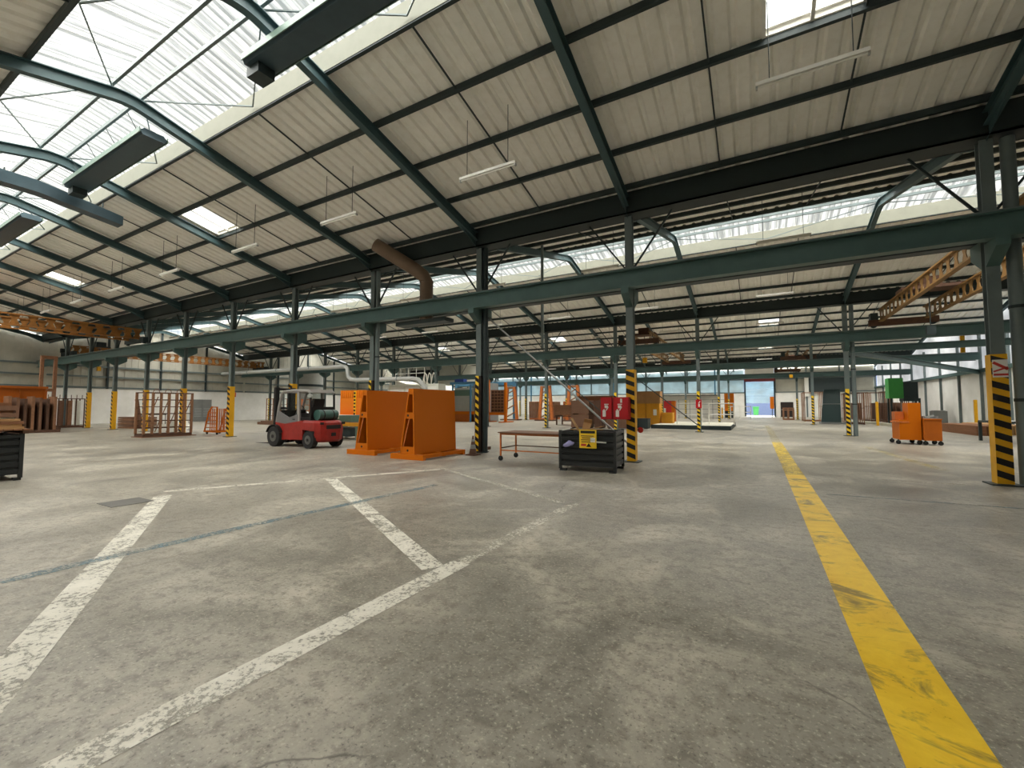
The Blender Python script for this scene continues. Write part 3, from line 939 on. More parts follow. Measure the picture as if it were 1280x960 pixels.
# ------------------------------------------------------------------ wheeled table
t = thing('work_table', 'rusty orange steel table on castors with a brown wooden top', 'table', (-6.28, 10.42, 0))
TW, TD = 2.0, 0.92
MB().box(-0.04, TW + 0.04, -0.04, TD + 0.04, 0.77, 0.80).build('tabletop', 'wood_brown', t)
MB().box(0, TW, 0, 0.03, 0.72, 0.77).box(0, TW, TD - 0.03, TD, 0.72, 0.77).box(0, 0.03, 0.03, TD - 0.03, 0.72, 0.77).box(TW - 0.03, TW, 0.03, TD - 0.03, 0.72, 0.77).build('top_frame', 'orange_worn', t)
for x in (0.0, TW - 0.04):
    for y in (0.0, TD - 0.04):
        lg = MB().box(x, x + 0.04, y, y + 0.04, 0.14, 0.72).build('leg', 'orange_worn', t)
        MB().tube([(x + 0.02, y + 0.005, 0.07), (x + 0.02, y + 0.035, 0.07)], 0.07, 14).build('castor_wheel', 'rubber', lg)
        MB().box(x + 0.005, x + 0.035, y - 0.002, y + 0.042, 0.07, 0.14).build('castor_fork', 'steel_dark', lg)
MB().box(0.04, TW - 0.04, TD - 0.03, TD - 0.01, 0.34, 0.37).build('stretcher', 'rust_dark', t)
MB().box(0.01, 0.03, 0.04, TD - 0.04, 0.34, 0.37).build('stretcher', 'rust_dark', t)
MB().box(TW - 0.03, TW - 0.01, 0.04, TD - 0.04, 0.34, 0.37).build('stretcher', 'rust_dark', t)
MB().box(0.04, TW - 0.04, 0.01, 0.03, 0.28, 0.31).build('stretcher', 'orange_worn', t)

# ------------------------------------------------------------------ ribbed steel bins
def ribbed_bin(label, loc, rz, W=1.32, D=1.0, H=0.93):
    t = thing('steel_bin', label, 'bin', loc, rz)
    z0 = 0.13
    def wall(L):
        pts = []
        n = 5; hh = (H - z0 - 0.06) / n
        z = z0
        out = []
        for k in range(n):
            out += [(0.0, z), (0.0, z + hh * 0.60), (0.035, z + hh * 0.70), (0.035, z + hh * 0.92)]
            z += hh
        out += [(0.0, z), (-0.02, z), (-0.02, H), (0.05, H)]
        # close along the inside
        inn = [(0.05, z0)]
        poly = out + inn
        return poly
    for (L, ang, ox, oy) in ((W, 0, 0, 0), (W, math.pi, W, D), (D, math.pi / 2, W, 0), (D, -math.pi / 2, 0, D)):
        poly = wall(L)
        mb = MB()
        ca, sa = math.cos(ang), math.sin(ang)
        def tr(u, w, z): return (ox + u * ca - w * sa, oy + u * sa + w * ca, z)
        mb.loft([[tr(0.03, w, z) for w, z in poly], [tr(L - 0.03, w, z) for w, z in poly]])
        mb.build('side_wall', 'bin_black', t)
    MB().box(0.03, W - 0.03, 0.03, D - 0.03, z0 - 0.01, z0 + 0.03).build('bin_floor', 'bin_black', t)
    for x in (0.0, W):
        for y in (0.0, D):
            sx = 1 if x == 0 else -1; sy = 1 if y == 0 else -1
            MB().box(min(x - sx * 0.015, x + sx * 0.05), max(x - sx * 0.015, x + sx * 0.05), min(y - sy * 0.015, y + sy * 0.05), max(y - sy * 0.015, y + sy * 0.05), 0.05, H + 0.02).build('corner_post', 'bin_black', t)
            MB().box(min(x, x + sx * 0.16), max(x, x + sx * 0.16), min(y, y + sy * 0.10), max(y, y + sy * 0.10), 0.0, 0.05).build('foot', 'bin_black', t)
    return t
BINLOC = (-4.10, 9.55, 0); BINROT = R(5)
ribbed_bin('black ribbed steel bin full of scrap with a yellow notice on its front', BINLOC, BINROT)
ribbed_bin('black ribbed steel bin carrying a pallet of timber boards', (-14.45, 1.96, 0), 0.0, W=1.25, D=0.9)

def at_bin(x, y, z):
    c, s = math.cos(BINROT), math.sin(BINROT)
    return (BINLOC[0] + x * c - y * s, BINLOC[1] + x * s + y * c, z)
def bin_thing(name, label, cat, p, rz=0.0):
    return thing(name, label, cat, at_bin(*p), BINROT + rz)

# yellow notice on the bin front
t = bin_thing('warning_notice', 'creased yellow warning notice hung on the front of the scrap bin', 'sign', (0.50, -0.05, 0.55))
MB().box(0, 0.40, -0.006, 0.0, 0.0, 0.42).build('sheet', 'sign_yellow', t)
MB().box(0.03, 0.37, -0.009, -0.006, 0.34, 0.40).build('black_heading', 'black', t)
for k, (a, b_) in enumerate(((0.04, 0.34), (0.06, 0.30), (0.04, 0.36), (0.05, 0.26))):
    MB().box(a, b_, -0.009, -0.006, 0.27 - k * 0.045, 0.29 - k * 0.045).build('text_line', 'rust_dark', t)
MB().box(0.04, 0.16, -0.009, -0.006, 0.05, 0.10).build('red_mark', 'hazard_red', t)
MB().box(0.26, 0.37, -0.009, -0.006, 0.14, 0.24).build('white_mark', 'white', t)
MB().prism([(0.16, -0.006, 0.03), (0.28, -0.006, 0.03), (0.22, -0.006, 0.12)], (0, -0.003, 0)).build('warning_triangle', 'black', t)
# rag, card, sticks
t = bin_thing('cloth_rag', 'crumpled lilac rag stuck on the front of the scrap bin', 'rag', (0.24, -0.035, 0.58))
mb = MB()
rng = random.Random(3)
rings = []
for i in range(7):
    x = -0.13 + i * 0.045
    rr = 0.07 * math.sin(math.pi * (i + 0.6) / 7.2)
    rings.append([(x, -0.03 + rr * 0.35 * math.cos(a) * (0.7 + 0.6 * rng.random()), 0.02 + i * 0.010 + rr * math.sin(a) * (0.7 + 0.6 * rng.random())) for a in [k * math.pi / 4 for k in range(8)]])
mb.loft(rings).build('cloth', 'purple_rag', t, True)
t = bin_thing('cardboard_flap', 'bent brown cardboard flap sticking up from the scrap bin', 'cardboard', (0.50, 0.09, 0.86))
MB().hexa([(0, 0, 0), (0.16, 0.02, 0), (0.16, 0.04, 0), (0, 0.02, 0), (0.05, 0.06, 0.28), (0.24, 0.08, 0.25), (0.24, 0.10, 0.25), (0.05, 0.08, 0.28)]).build('lower_fold', 'cardboard', t)
MB().hexa([(0.05, 0.06, 0.28), (0.24, 0.08, 0.25), (0.24, 0.10, 0.25), (0.05, 0.08, 0.28), (0.10, -0.02, 0.36), (0.27, 0.0, 0.33), (0.27, 0.02, 0.34), (0.10, 0.0, 0.37)]).build('upper_fold', 'cardboard', t)
for i, (p, q, lab) in enumerate((((0.42, 0.35, 0.86), (0.14, 0.55, 1.22), 'pale wooden slat leaning out of the scrap bin'),
                                 ((0.20, 0.30, 0.955), (0.98, 0.30, 0.965), 'pale wooden slat lying across the top of the scrap bin'),
                                 ((0.30, 0.62, 0.88), (0.95, 0.45, 1.04), 'thin brown batten poking out of the scrap bin'))):
    o = MB().bar(at_bin(*p), at_bin(*q), 0.06, 0.02).build('scrap_lath', 'wood', None); tag(o, lab, 'lath')
o = MB().bar(at_bin(0.9, -0.06, 0.70), at_bin(1.12, -0.06, 0.69), 0.02, 0.03).build('paper_strip', 'off_white'); tag(o, 'white paper strip on the front of the scrap bin', 'paper')
for k in range(6):
    x = 0.12 + 0.19 * k
    o = MB().bar(at_bin(x + 0.07, 0.15 + 0.1 * (k % 2), 0.80), at_bin(x + 0.07, 0.7 + 0.1 * (k % 3), 0.80), 0.15, 0.05).build('scrap_piece', ['rust_dark', 'mid_grey', 'wood_brown'][k % 3])
    tag(o, 'flat scrap offcut lying inside the black scrap bin', 'scrap', 'scrap inside the black bin')
o = MB()
o.loft([[at_bin(x, y, z) for x, y in ((0.06, 0.06), (1.19, 0.06), (1.19, 0.94), (0.06, 0.94))] for z in (0.16, 0.77)])
o = o.build('scrap_fill', 'rust_dark'); tag(o, 'heap of dark scrap filling the black bin', 'scrap', kind='stuff')

# timber on the left bin
t = thing('timber_pallet', 'brown pallet resting on the black bin that stands by the diagonal stripe', 'pallet', (-14.5, 1.92, 0.95))
for k in range(8):
    MB().box(-0.05, 1.40, 0.0 + k * 0.13, 0.115 + k * 0.13, 0.07, 0.095).build('deck_board', 'wood_dark', t)
for y in (0.02, 0.46, 0.92):
    MB().box(0.0, 1.36, y, y + 0.08, 0.0, 0.07).build('stringer', 'rust_dark', t)
z = 1.046
for k, (h, m, d) in enumerate(((0.05, 'wood', 0.0), (0.05, 'wood', 0.03), (0.06, 'wood_dark', 0.01), (0.05, 'wood', 0.05), (0.03, 'off_white', 0.12), (0.09, 'wood_brown', 0.08), (0.05, 'wood_dark', 0.14), (0.10, 'wood_brown', 0.10), (0.06, 'wood_dark', 0.16))):
    o = MB().box(-14.42 + d, -13.18 - d, 1.98, 2.86 - d, z, z + h - 0.002).build('timber_board', m)
    tag(o, 'wide %s board stacked on the pallet over the black bin' % ('pale' if m == 'wood' else ('white' if m == 'off_white' else 'brown')), 'board', 'boards stacked on the left bin')
    z += h

# ------------------------------------------------------------------ fire extinguisher boxes on the column
def fire_box(label, x, w):
    t = thing('extinguisher_box', label, 'box', (x, 12.0 - 0.37, 1.16))
    MB().box(0, w, 0.02, 0.24, 0, 0.60).build('cover', 'fire_red', t)
    d = MB().box(0.01, w - 0.01, 0.0, 0.02, 0.01, 0.59).build('front_flap', 'fire_red', t)
    # white pictogram: extinguisher with hose
    px = w * 0.18
    MB().tube([(px + 0.06, -0.004, 0.05), (px + 0.06, -0.004, 0.06)], 0.004, 6).build('picto_dot', 'white', d)
    MB().box(px, px + 0.09, -0.004, 0.0, 0.07, 0.24).build('picto_body', 'white', d)
    MB().box(px + 0.02, px + 0.07, -0.004, 0.0, 0.245, 0.27).build('picto_neck', 'white', d)
    MB().box(px + 0.06, px + 0.15, -0.004, 0.0, 0.30, 0.38).build('picto_flame', 'white', d)
    MB().bar((px + 0.10, -0.002, 0.24), (px + 0.16, -0.002, 0.34), 0.004, 0.03).build('picto_hose', 'white', d)
    MB().box(px + 0.05, px + 0.17, -0.004, 0.0, 0.395, 0.42).build('picto_bar', 'white', d)
    return t
fire_box('red extinguisher box hung away from the hazard column, next to its twin', -3.76, 0.32)
t = fire_box('red extinguisher box with a white label, hung against the hazard column', -3.41, 0.42)
MB().box(0.20, 0.25, -0.004, 0.0, 0.45, 0.56).build('white_label', 'white', t)

# red alarm bell on the column, on its far side
t = thing('alarm_bell', 'small red bell on an arm behind the hazard column', 'bell', (-2.89, 12.12, 0.86))
MB().bar((-0.02, 0.0, 0.0), (0.08, 0.10, 0.0), 0.03, 0.03).build('arm', 'rust_dark', t)
MB().tube([(0.08, 0.05, 0.0), (0.08, 0.12, 0.0)], 0.08, 14, 0.05).build('dome', 'red', t, True)

# ------------------------------------------------------------------ orange cabinets right of the aisle
def cart(label, loc, parts, rz=0.0):
    t = thing('orange_cabinet', label, 'cabinet', loc, rz)
    for (x0, x1, y0, y1, z0, z1, nm, m) in parts:
        MB().box(x0, x1, y0, y1, z0, z1).build(nm, m, t)
    xs = [p[0] for p in parts] + [p[1] for p in parts]; ys = [p[2] for p in parts] + [p[3] for p in parts]
    for x in (min(xs) + 0.06, max(xs) - 0.06):
        for y in (min(ys) + 0.08, max(ys) - 0.08):
            MB().tube([(x, y - 0.025, 0.08), (x, y + 0.025, 0.08)], 0.08, 12).build('castor', 'rubber', t)
            MB().box(x - 0.02, x + 0.02, y - 0.03, y + 0.03, 0.08, 0.19).build('castor_fork', 'steel_dark', t)
    return t
cart('tall orange wheeled cabinet with a raised upper box, beside the aisle column', (4.98, 22.9, 0),
     [(0.0, 0.66, 0.0, 1.1, 0.18, 0.98, 'body', 'orange'), (0.28, 0.66, 0.0, 0.75, 0.98, 1.66, 'upper_box', 'orange'), (-0.1, 0.3, -0.02, 0.9, 0.86, 0.92, 'shelf', 'orange_worn'), (-0.02, 0.26, 0.5, 1.0, 0.98, 1.3, 'rusty_tray', 'orange_worn')])
cart('plain orange wheeled cabinet standing against the taller orange cabinet', (5.68, 22.75, 0),
     [(0.0, 0.52, 0.0, 0.8, 0.18, 1.00, 'body', 'orange_dark'), (-0.02, 0.54, -0.02, 0.82, 1.0, 1.03, 'lid', 'orange')])
t = thing('scrap_tray', 'grey tray of odds and ends on the plain orange cabinet', 'tray', (5.71, 22.85, 1.03))
MB().box(0, 0.45, 0, 0.5, 0, 0.03).box(0, 0.03, 0, 0.5, 0.03, 0.10).box(0.42, 0.45, 0, 0.5, 0.03, 0.10).build('tray', 'mid_grey', t)
MB().bar((0.1, 0.2, 0.05), (0.36, 0.3, 0.12), 0.08, 0.06).build('offcut', 'pale_grey', t)

# ------------------------------------------------------------------ fluorescent battens hung from the roof
def batten_mesh():
    t = thing('batten_lamp', 'white fluorescent batten lamp hung on two rods', 'lamp')
    MB().box(-0.75, 0.75, -0.04, 0.04, 0.0, 0.06).build('housing', 'white', t)
    MB().tube([(-0.72, 0, -0.02), (0.72, 0, -0.02)], 0.018, 8).build('tube', 'white', t)
    for s in (-0.55, 0.55):
        MB().tube([(s, 0, 0.06), (s, 0, 1.40)], 0.008, 5).build('hanger', 'steel_dark', t)
    for s in (-1, 1):
        MB().box(s * 0.735 - 0.015, s * 0.735 + 0.015, -0.03, 0.03, -0.05, 0.0).build('end_cap', 'pale_grey', t)
    return t
LAMPX = (0.87, -5.2, -10.2, -14.9, -20.2, -25.2, -30.0, -34.6, -39.2)
LW = ['white batten lamp hung over the diagonally striped floor', 'white batten lamp under the roof behind the first column row', 'white batten lamp under the roof behind the second column row', 'white batten lamp in the nave towards the far doorway']
first = None
for ni, (yr, ya, yb) in enumerate(NAVES[:4]):
    for sgn in (-1, 1):
        if ni == 0 and sgn < 0: continue
        for x in LAMPX[: (9 if ni < 2 else 6)]:
            yy = yr + sgn * 3.85; z = 6.82 + (0.0 if sgn > 0 else 0.05)
            lab = LW[ni]; grp = 'battens of nave %d' % (ni + 1)
            if ni == 0 and x == LAMPX[0]: lab, grp = 'white batten lamp hung below the roof window over the yellow floor stripe', ''
            if first is None:
                first = batten_mesh(); o = first; o.location = (x, yy, z)
            else:
                o = dup(first, (x, yy, z))
            o['label'] = lab
            if grp: o['group'] = grp
            elif 'group' in o.keys(): del o['group']

# ------------------------------------------------------------------ radiant heaters under the ridge
def heater(xa, xb, label):
    t = thing('radiant_heater', label, 'heater', (0, 0, 0))
    y0, y1 = 4.55, 5.12; z = 8.46
    MB().profile_yz([(y0, z - 0.02), (y0 + 0.05, z - 0.12), (y1 - 0.05, z - 0.12), (y1, z - 0.02), (y1 - 0.08, z + 0.06), (y0 + 0.08, z + 0.06)], xa, xb).build('radiant_panel', 'heater_steel', t)
    for y in (y0 - 0.02, y1):
        MB().box(xa, xb, y, y + 0.02, z - 0.08, z + 0.05).build('side_rail', 'heater_side', t)
    MB().box(xa - 0.05, xa + 0.35, 4.68, 5.02, z - 0.32, z - 0.12).build('burner_box', 'steel_dark', t)
    for k in range(4):
        x = xa + (xb - xa) * (k + 0.5) / 4
        MB().bar((x, 4.84, z + 0.05), (x, 4.5, 9.07), 0.015, 0.015).build('hanger', 'steel_dark', t)
    return t
heater(-8.75, -3.35, 'long dark radiant heater below the ridge light over the diagonal stripes')
heater(-18.6, -13.25, 'long dark radiant heater below the ridge light beside the grey transverse duct')
heater(-28.3, -22.9, 'long dark radiant heater below the ridge light beyond the grey transverse duct')
t = thing('transverse_duct', 'grey sheet duct running crosswise under a rafter below the ridge light', 'duct', (0, 0, 0))
MB().box(-19.2, -18.78, 1.0, 4.1, 8.0, 8.36).build('duct_run', 'heater_steel', t)
MB().hexa([(-19.2, 4.1, 8.0), (-18.78, 4.1, 8.0), (-18.78, 6.1, 7.72), (-19.2, 6.1, 7.72), (-19.2, 4.1, 8.36), (-18.78, 4.1, 8.36), (-18.78, 6.1, 8.02), (-19.2, 6.1, 8.02)]).build('duct_bend', 'heater_steel', t)
for y in (1.6, 3.4, 5.6):
    MB().box(-19.0, -18.96, y, y + 0.03, 8.2, 8.5 if y < 4 else 8.35).build('strap', 'steel_dark', t)

# ------------------------------------------------------------------ bent round exhaust duct over the runway
t = thing('exhaust_duct', 'bent brown round exhaust duct rising above the green runway beam', 'duct', (0, 0, 0))
MB().tube([(-10.35, 12.0, 4.60), (-10.35, 12.0, 6.05), (-10.42, 11.9, 6.25), (-10.62, 11.72, 6.45), (-11.85, 10.95, 7.35)], 0.24, 18, cap=False).build('pipe', 'duct_brown', t, True)
MB().tube([(-10.35, 12.0, 4.60), (-10.35, 12.0, 6.05), (-10.42, 11.9, 6.25), (-10.62, 11.72, 6.45), (-11.80, 10.98, 7.32)], 0.225, 18, cap=False).build('pipe_lining', 'black_brown', t, True)
for z in (5.35, 6.0):
    MB().tube([(-10.35, 12.0, z), (-10.35, 12.0, z + 0.05)], 0.255, 18).build('seam_ring', 'duct_brown', t)
MB().box(-11.6, -9.3, 11.75, 12.25, 4.48, 4.62).build('hood', 'steel_dark', t)

# ------------------------------------------------------------------ overhead cranes with castellated girders
def crane(x, ya, yb, zr, label, m, m2, gap=1.4, trolley=0.5, two=True, hook='yellow'):
    t = thing('overhead_crane', label, 'crane', (0, 0, 0))
    z0 = zr + 0.30; H = 0.62
    for gx in ((x - gap / 2, x + gap / 2) if two else (x,)):
        mb = MB()
        mb.box(gx - 0.09, gx + 0.09, ya, yb, z0, z0 + 0.06); mb.box(gx - 0.09, gx + 0.09, ya, yb, z0 + H - 0.06, z0 + H)
        n = int((yb - ya) / 0.62); p = (yb - ya) / n
        for k in range(n + 1):
            yc = ya + k * p
            yc = min(max(yc, ya + 0.2), yb - 0.2)
            zm = z0 + H / 2
            mb.prism([(gx - 0.01, yc - 0.20, z0 + 0.06), (gx - 0.01, yc + 0.20, z0 + 0.06), (gx - 0.01, yc + 0.09, zm), (gx - 0.01, yc + 0.20, z0 + H - 0.06), (gx - 0.01, yc - 0.20, z0 + H - 0.06), (gx - 0.01, yc - 0.09, zm)], (0.02, 0, 0))
        mb.build('girder', m, t)
    for ye in (ya, yb):
        ec = MB().box(x - 1.3, x + 1.3, ye - 0.12, ye + 0.12, zr + 0.12, zr + 0.42).build('end_carriage', m2, t)
        for wx in (-1.1, 1.1):
            MB().tube([(x + wx, ye - 0.06, zr + 0.17), (x + wx, ye + 0.06, zr + 0.17)], 0.14, 14).build('wheel', 'steel_dark', ec)
        MB().box(x - 1.25, x - 0.95, ye - 0.2, ye + 0.2, zr + 0.42, zr + 0.75).build('drive_motor', 'steel_dark', ec)
    yt = ya + (yb - ya) * trolley
    tr = MB().box(x - gap / 2 - 0.1, x + gap / 2 + 0.1, yt - 0.45, yt + 0.45, z0 + H, z0 + H + 0.12).box(x - 0.35, x + 0.35, yt - 0.3, yt + 0.3, z0 + H + 0.12, z0 + H + 0.5).build('trolley', m2, t)
    MB().tube([(x, yt, z0 + H), (x, yt, z0 - 0.9)], 0.02, 6).build('rope', 'steel_dark', tr)
    MB().box(x - 0.14, x + 0.14, yt - 0.1, yt + 0.1, z0 - 1.25, z0 - 0.9).build('hook_block', hook, tr)
    return t
crane(-33.0, -3.2, 11.6, 5.26, 'orange castellated overhead crane above the brown grid rack nave', 'crane_orange', 'steel_dark', trolley=0.25)
crane(-47.2, 12.4, 27.6, 5.40, 'orange castellated overhead crane close to the white gable wall', 'crane_orange', 'steel_dark', trolley=0.12)
crane(6.3, 12.4, 27.6, 5.40, 'rusty castellated overhead crane right of the aisle over the orange cabinets', 'crane_brown', 'rust_dark', gap=1.7, trolley=0.75, hook='steel_dark')
crane(-6.6, 28.4, 43.6, 5.46, 'brown overhead crane above the ochre cabinets and raised slab', 'crane_brown', 'rust_dark', trolley=0.12)
crane(3.2, 44.4, 59.6, 5.46, 'brown overhead crane in the nave above the dark glass sheets', 'crane_brown', 'rust_dark', trolley=0.6)

# red pipe under the roof of the second nave
t = MB().tube([(X0 + 0.4, 22.5, 8.05), (X1 - 0.4, 22.5, 8.05)], 0.045, 8).build('sprinkler_pipe', 'red_pipe'); tag(t, 'thin red pipe running under the roof behind the first column row', 'pipe')
# suspension post between first and second row
t = MB().tube([(-7.6, 16.0, 3.9), (-7.6, 16.0, 8.2)], 0.06, 10).build('hanging_post', 'steel_grey'); tag(t, 'grey hanging post under the roof behind the tie rod', 'post')

# ------------------------------------------------------------------ racks, machines and stock further back
def frame_rack(label, loc, L, D, H, nu, m, rz=0.0, nr=3, name='glass_rack', lean=0.0, m2=None, wheels=False, th=0.06):
    """Upright stillage along local y: base, pairs of uprights, cross rails."""
    t = thing(name, label, 'rack', loc, rz)
    m2 = m2 or m
    b0 = 0.12
    bs = MB()
    for x in (0.0, D - 0.08):
        bs.box(x, x + 0.08, 0, L, 0.02 if not wheels else 0.1, b0 + 0.04)
    for y in (0.0, L / 2 - 0.05, L - 0.1):
        bs.box(0.08, D - 0.08, y, y + 0.1, 0.02 if not wheels else 0.1, b0)
    for x in (0.0, D - 0.08):
        for y in (0.0, L - 0.1):
            bs.box(x, x + 0.08, y, y + 0.1, 0.0, 0.02 if not wheels else 0.1)
    bs.build('base', m2, t)
    for k in range(nu):
        y = 0.03 + (L - 0.06) * k / (nu - 1)
        MB().bar((0.04, y, b0 + 0.04), (0.04 + lean, y, H), th, th, up=(0, 1, 0)).build('upright', m, t)
        MB().bar((D - 0.04, y, b0 + 0.04), (D - 0.04 - lean, y, H), th, th, up=(0, 1, 0)).build('upright', m, t)
    for k in range(nr):
        z = b0 + (H - b0) * (k + 1) / nr - 0.04
        f = (z - b0) / (H - b0)
        MB().box(0.02 + lean * f, 0.06 + lean * f, 0, L, z, z + 0.04).build('rail', m2, t)
        MB().box(D - 0.06 - lean * f, D - 0.02 - lean * f, 0, L, z, z + 0.04).build('rail', m2, t)
    for y in (0.03, L - 0.03):
        if D - 2 * lean > 0.1:
            MB().box(0.04 + lean, D - 0.04 - lean, y - 0.02, y + 0.02, H - 0.05, H).build('end_rail', m2, t)
    return t

# tall brown grid rack in front of the left columns
t = frame_rack('tall brown tubular grid rack with hoops on top, in front of yellow columns', (-26.9, 9.55, 0), 2.1, 0.95, 2.22, 7, 'rust', nr=6, m2='rust_dark', th=0.09)
for k in range(3):
    y = 0.5 + k * 0.5
    MB().tube([(0.9, y - 0.14, 2.2), (0.9, y - 0.1, 2.34), (0.9, y, 2.40), (0.9, y + 0.1, 2.34), (0.9, y + 0.14, 2.2)], 0.014, 6).build('hoop', 'rust', t)
for k in range(4):
    y = 0.3 + k * 0.5
    MB().bar((0.1, y, 0.2), (0.85, y + 0.3, 2.0), 0.03, 0.03).build('inner_brace', 'rust', t)
MB().box(-0.12, 1.08, -0.08, 2.25, 0.0, 0.03).build('plank_base', 'wood_dark', t)

# small orange trolley beside it
t = thing('slat_trolley', 'small orange slatted trolley with a sloping end beside a yellow column', 'trolley', (-26.5, 12.45, 0))
MB().box(0, 1.3, 0, 0.08, 0.12, 0.2).box(0, 1.3, 0.8, 0.88, 0.12, 0.2).box(0, 0.08, 0.08, 0.8, 0.12, 0.2).box(1.22, 1.3, 0.08, 0.8, 0.12, 0.2).build('base', 'orange', t)
for y in (0.04, 0.84):
    MB().bar((0.04, y, 0.2), (0.40, y, 1.20), 0.06, 0.06).build('sloping_post', 'orange', t)
    MB().bar((0.40, y, 1.20), (0.75, y, 1.5), 0.06, 0.06).build('sloping_post', 'orange', t)
    MB().bar((1.25, y, 0.2), (1.25, y, 1.5), 0.06, 0.06).build('post', 'orange', t)
    MB().bar((0.75, y, 1.48), (1.28, y, 1.48), 0.05, 0.05).build('top_bar', 'orange', t)
    for k in range(5):
        z = 0.35 + k * 0.2
        MB().box(0.04 + 0.36 * (z - 0.2), 1.25, y - 0.015, y + 0.015, z, z + 0.05).build('slat', 'orange_worn', t)
for k in range(4):
    for y in (0.06, 0.42, 0.78):
        MB().box(0.5 + k * 0.2, 0.54 + k * 0.2, y, y + 0.04, 0.2, 1.4).build('partition', 'orange_worn', t)
for x in (0.12, 1.15):
    for y in (0.1, 0.75):
        MB().tube([(x, y, 0.08), (x, y + 0.05, 0.08)], 0.08, 12).build('castor', 'rubber', t)

# left end: orange container, sheet stacks, mast frame, curtain rack
t = thing('steel_container', 'big orange steel container at the left with a flat rim', 'container', (-39.8, 2.6, 0))
for i, (x0, x1, y0, y1) in enumerate(((2.0, 2.08, 0, 6.4), (0, 0.08, 0, 6.4), (0.08, 2.0, 0, 0.08), (0.08, 2.0, 6.32, 6.4))):
    MB().box(x0, x1, y0, y1, 0.15, 2.6).build('side_wall', 'orange_dark', t)
for k in range(7):
    MB().box(2.08, 2.16, 0.05 + k * 1.05, 0.13 + k * 1.05, 0.15, 2.5).build('rib', 'orange_dark', t)
MB().box(2.08, 2.2, 0, 6.4, 1.55, 1.7).build('rail', 'orange', t)
MB().box(-0.06, 2.2, -0.06, 0.1, 2.6, 2.72).box(-0.06, 2.2, 6.3, 6.46, 2.6, 2.72).box(2.0, 2.2, 0.1, 6.3, 2.6, 2.72).box(-0.06, 0.1, 0.1, 6.3, 2.6, 2.72).build('rim', 'orange_dark', t)
MB().box(0.0, 2.08, 0, 6.4, 0.0, 0.15).build('floor_frame', 'rust_dark', t)
t = thing('sheet_rack', 'rack of upright brown sheets beside the orange container', 'rack', (-37.3, 7.1, 0))
MB().box(0, 1.2, 0, 2.2, 0, 0.16).build('base', 'rust_dark', t)
for k in range(7):
    MB().box(0.1, 1.1, 0.1 + k * 0.3, 0.22 + k * 0.3, 0.16, 2.1 - 0.07 * (k % 3)).build('sheet', ['rust', 'wood_brown', 'rust_dark'][k % 3], t)
t = thing('mast_frame', 'tall rusty steel mast frame standing at the orange container corner', 'frame', (-40.6, 9.35, 0))
for y in (0.0, 0.62):
    MB().box(-0.1, 0.1, y, y + 0.16, 0.1, 4.85).build('post', 'rust', t)
for z in (0.1, 2.5, 4.65):
    MB().box(-0.08, 0.08, 0.16, 0.62, z, z + 0.2).build('crosspiece', 'rust', t)
MB().box(-0.5, 0.5, -0.2, 1.0, 0, 0.1).build('foot_plate', 'rust_dark', t)
t = frame_rack('rack hung with brown and white sheets in front of the gable wall', (-43.6, 9.9, 0), 2.3, 1.0, 2.1, 6, 'rust_dark', nr=1, name='curtain_rack')
for k in range(5):
    MB().box(0.45, 0.55, 0.12 + k * 0.44, 0.42 + k * 0.44, 0.18, 1.95).build('hung_sheet', ['off_white', 'off_white', 'wood_brown', 'rust', 'off_white'][k], t)
for k in range(8):
    MB().bar((0.96, 0.1 + 0.29 * k, 2.1), (0.96, 0.1 + 0.29 * k, 2.35), 0.03, 0.03).build('pin', 'rust_dark', t)
for k in range(6):
    o = MB().box(-39.6, -37.0, 13.1, 14.4, 0.02 + k * 0.13, 0.13 + k * 0.13).build('timber_board', 'wood_brown' if k % 2 else 'rust')
    if k == 0: o.location.z = -0.02
    tag(o, 'brown board in the low stack between two yellow-footed columns', 'board', 'boards of the low brown stack')
t = thing('covered_bundle', 'bundle under a white sheet lying beside the low timber stack', 'bundle', (-36.8, 14.8, 0))
MB().loft([[(0.1, 0, 0), (1.7, 0.1, 0), (1.6, 1.0, 0), (0, 0.9, 0)], [(0.25, 0.15, 0.35), (1.4, 0.2, 0.5), (1.3, 0.8, 0.5), (0.2, 0.75, 0.4)], [(0.5, 0.3, 0.55), (1.1, 0.35, 0.72), (1.0, 0.65, 0.7), (0.5, 0.6, 0.6)]]).build('cover', 'off_white', t)
t = thing('plank_stand', 'leaning brown planks beside the white covered bundle', 'planks', (-37.0, 12.9, 0))
for k in range(3):
    MB().bar((0.1 + k * 0.18, 0.5, 0.02), (0.1 + k * 0.18, 0.2, 2.0), 0.14, 0.04, up=(0, 1, 0)).build('plank', 'wood_brown', t)
# bench by the gable wall
t = thing('black_bench', 'small black bench with thin legs by the gable wall', 'bench', (-45.5, 16.5, 0))
MB().box(0, 0.7, 0, 1.6, 0.8, 0.86).build('top', 'black', t)
for x in (0.03, 0.63):
    for y in (0.03, 1.53):
        MB().box(x, x + 0.04, y, y + 0.04, 0, 0.8).build('leg', 'black', t)

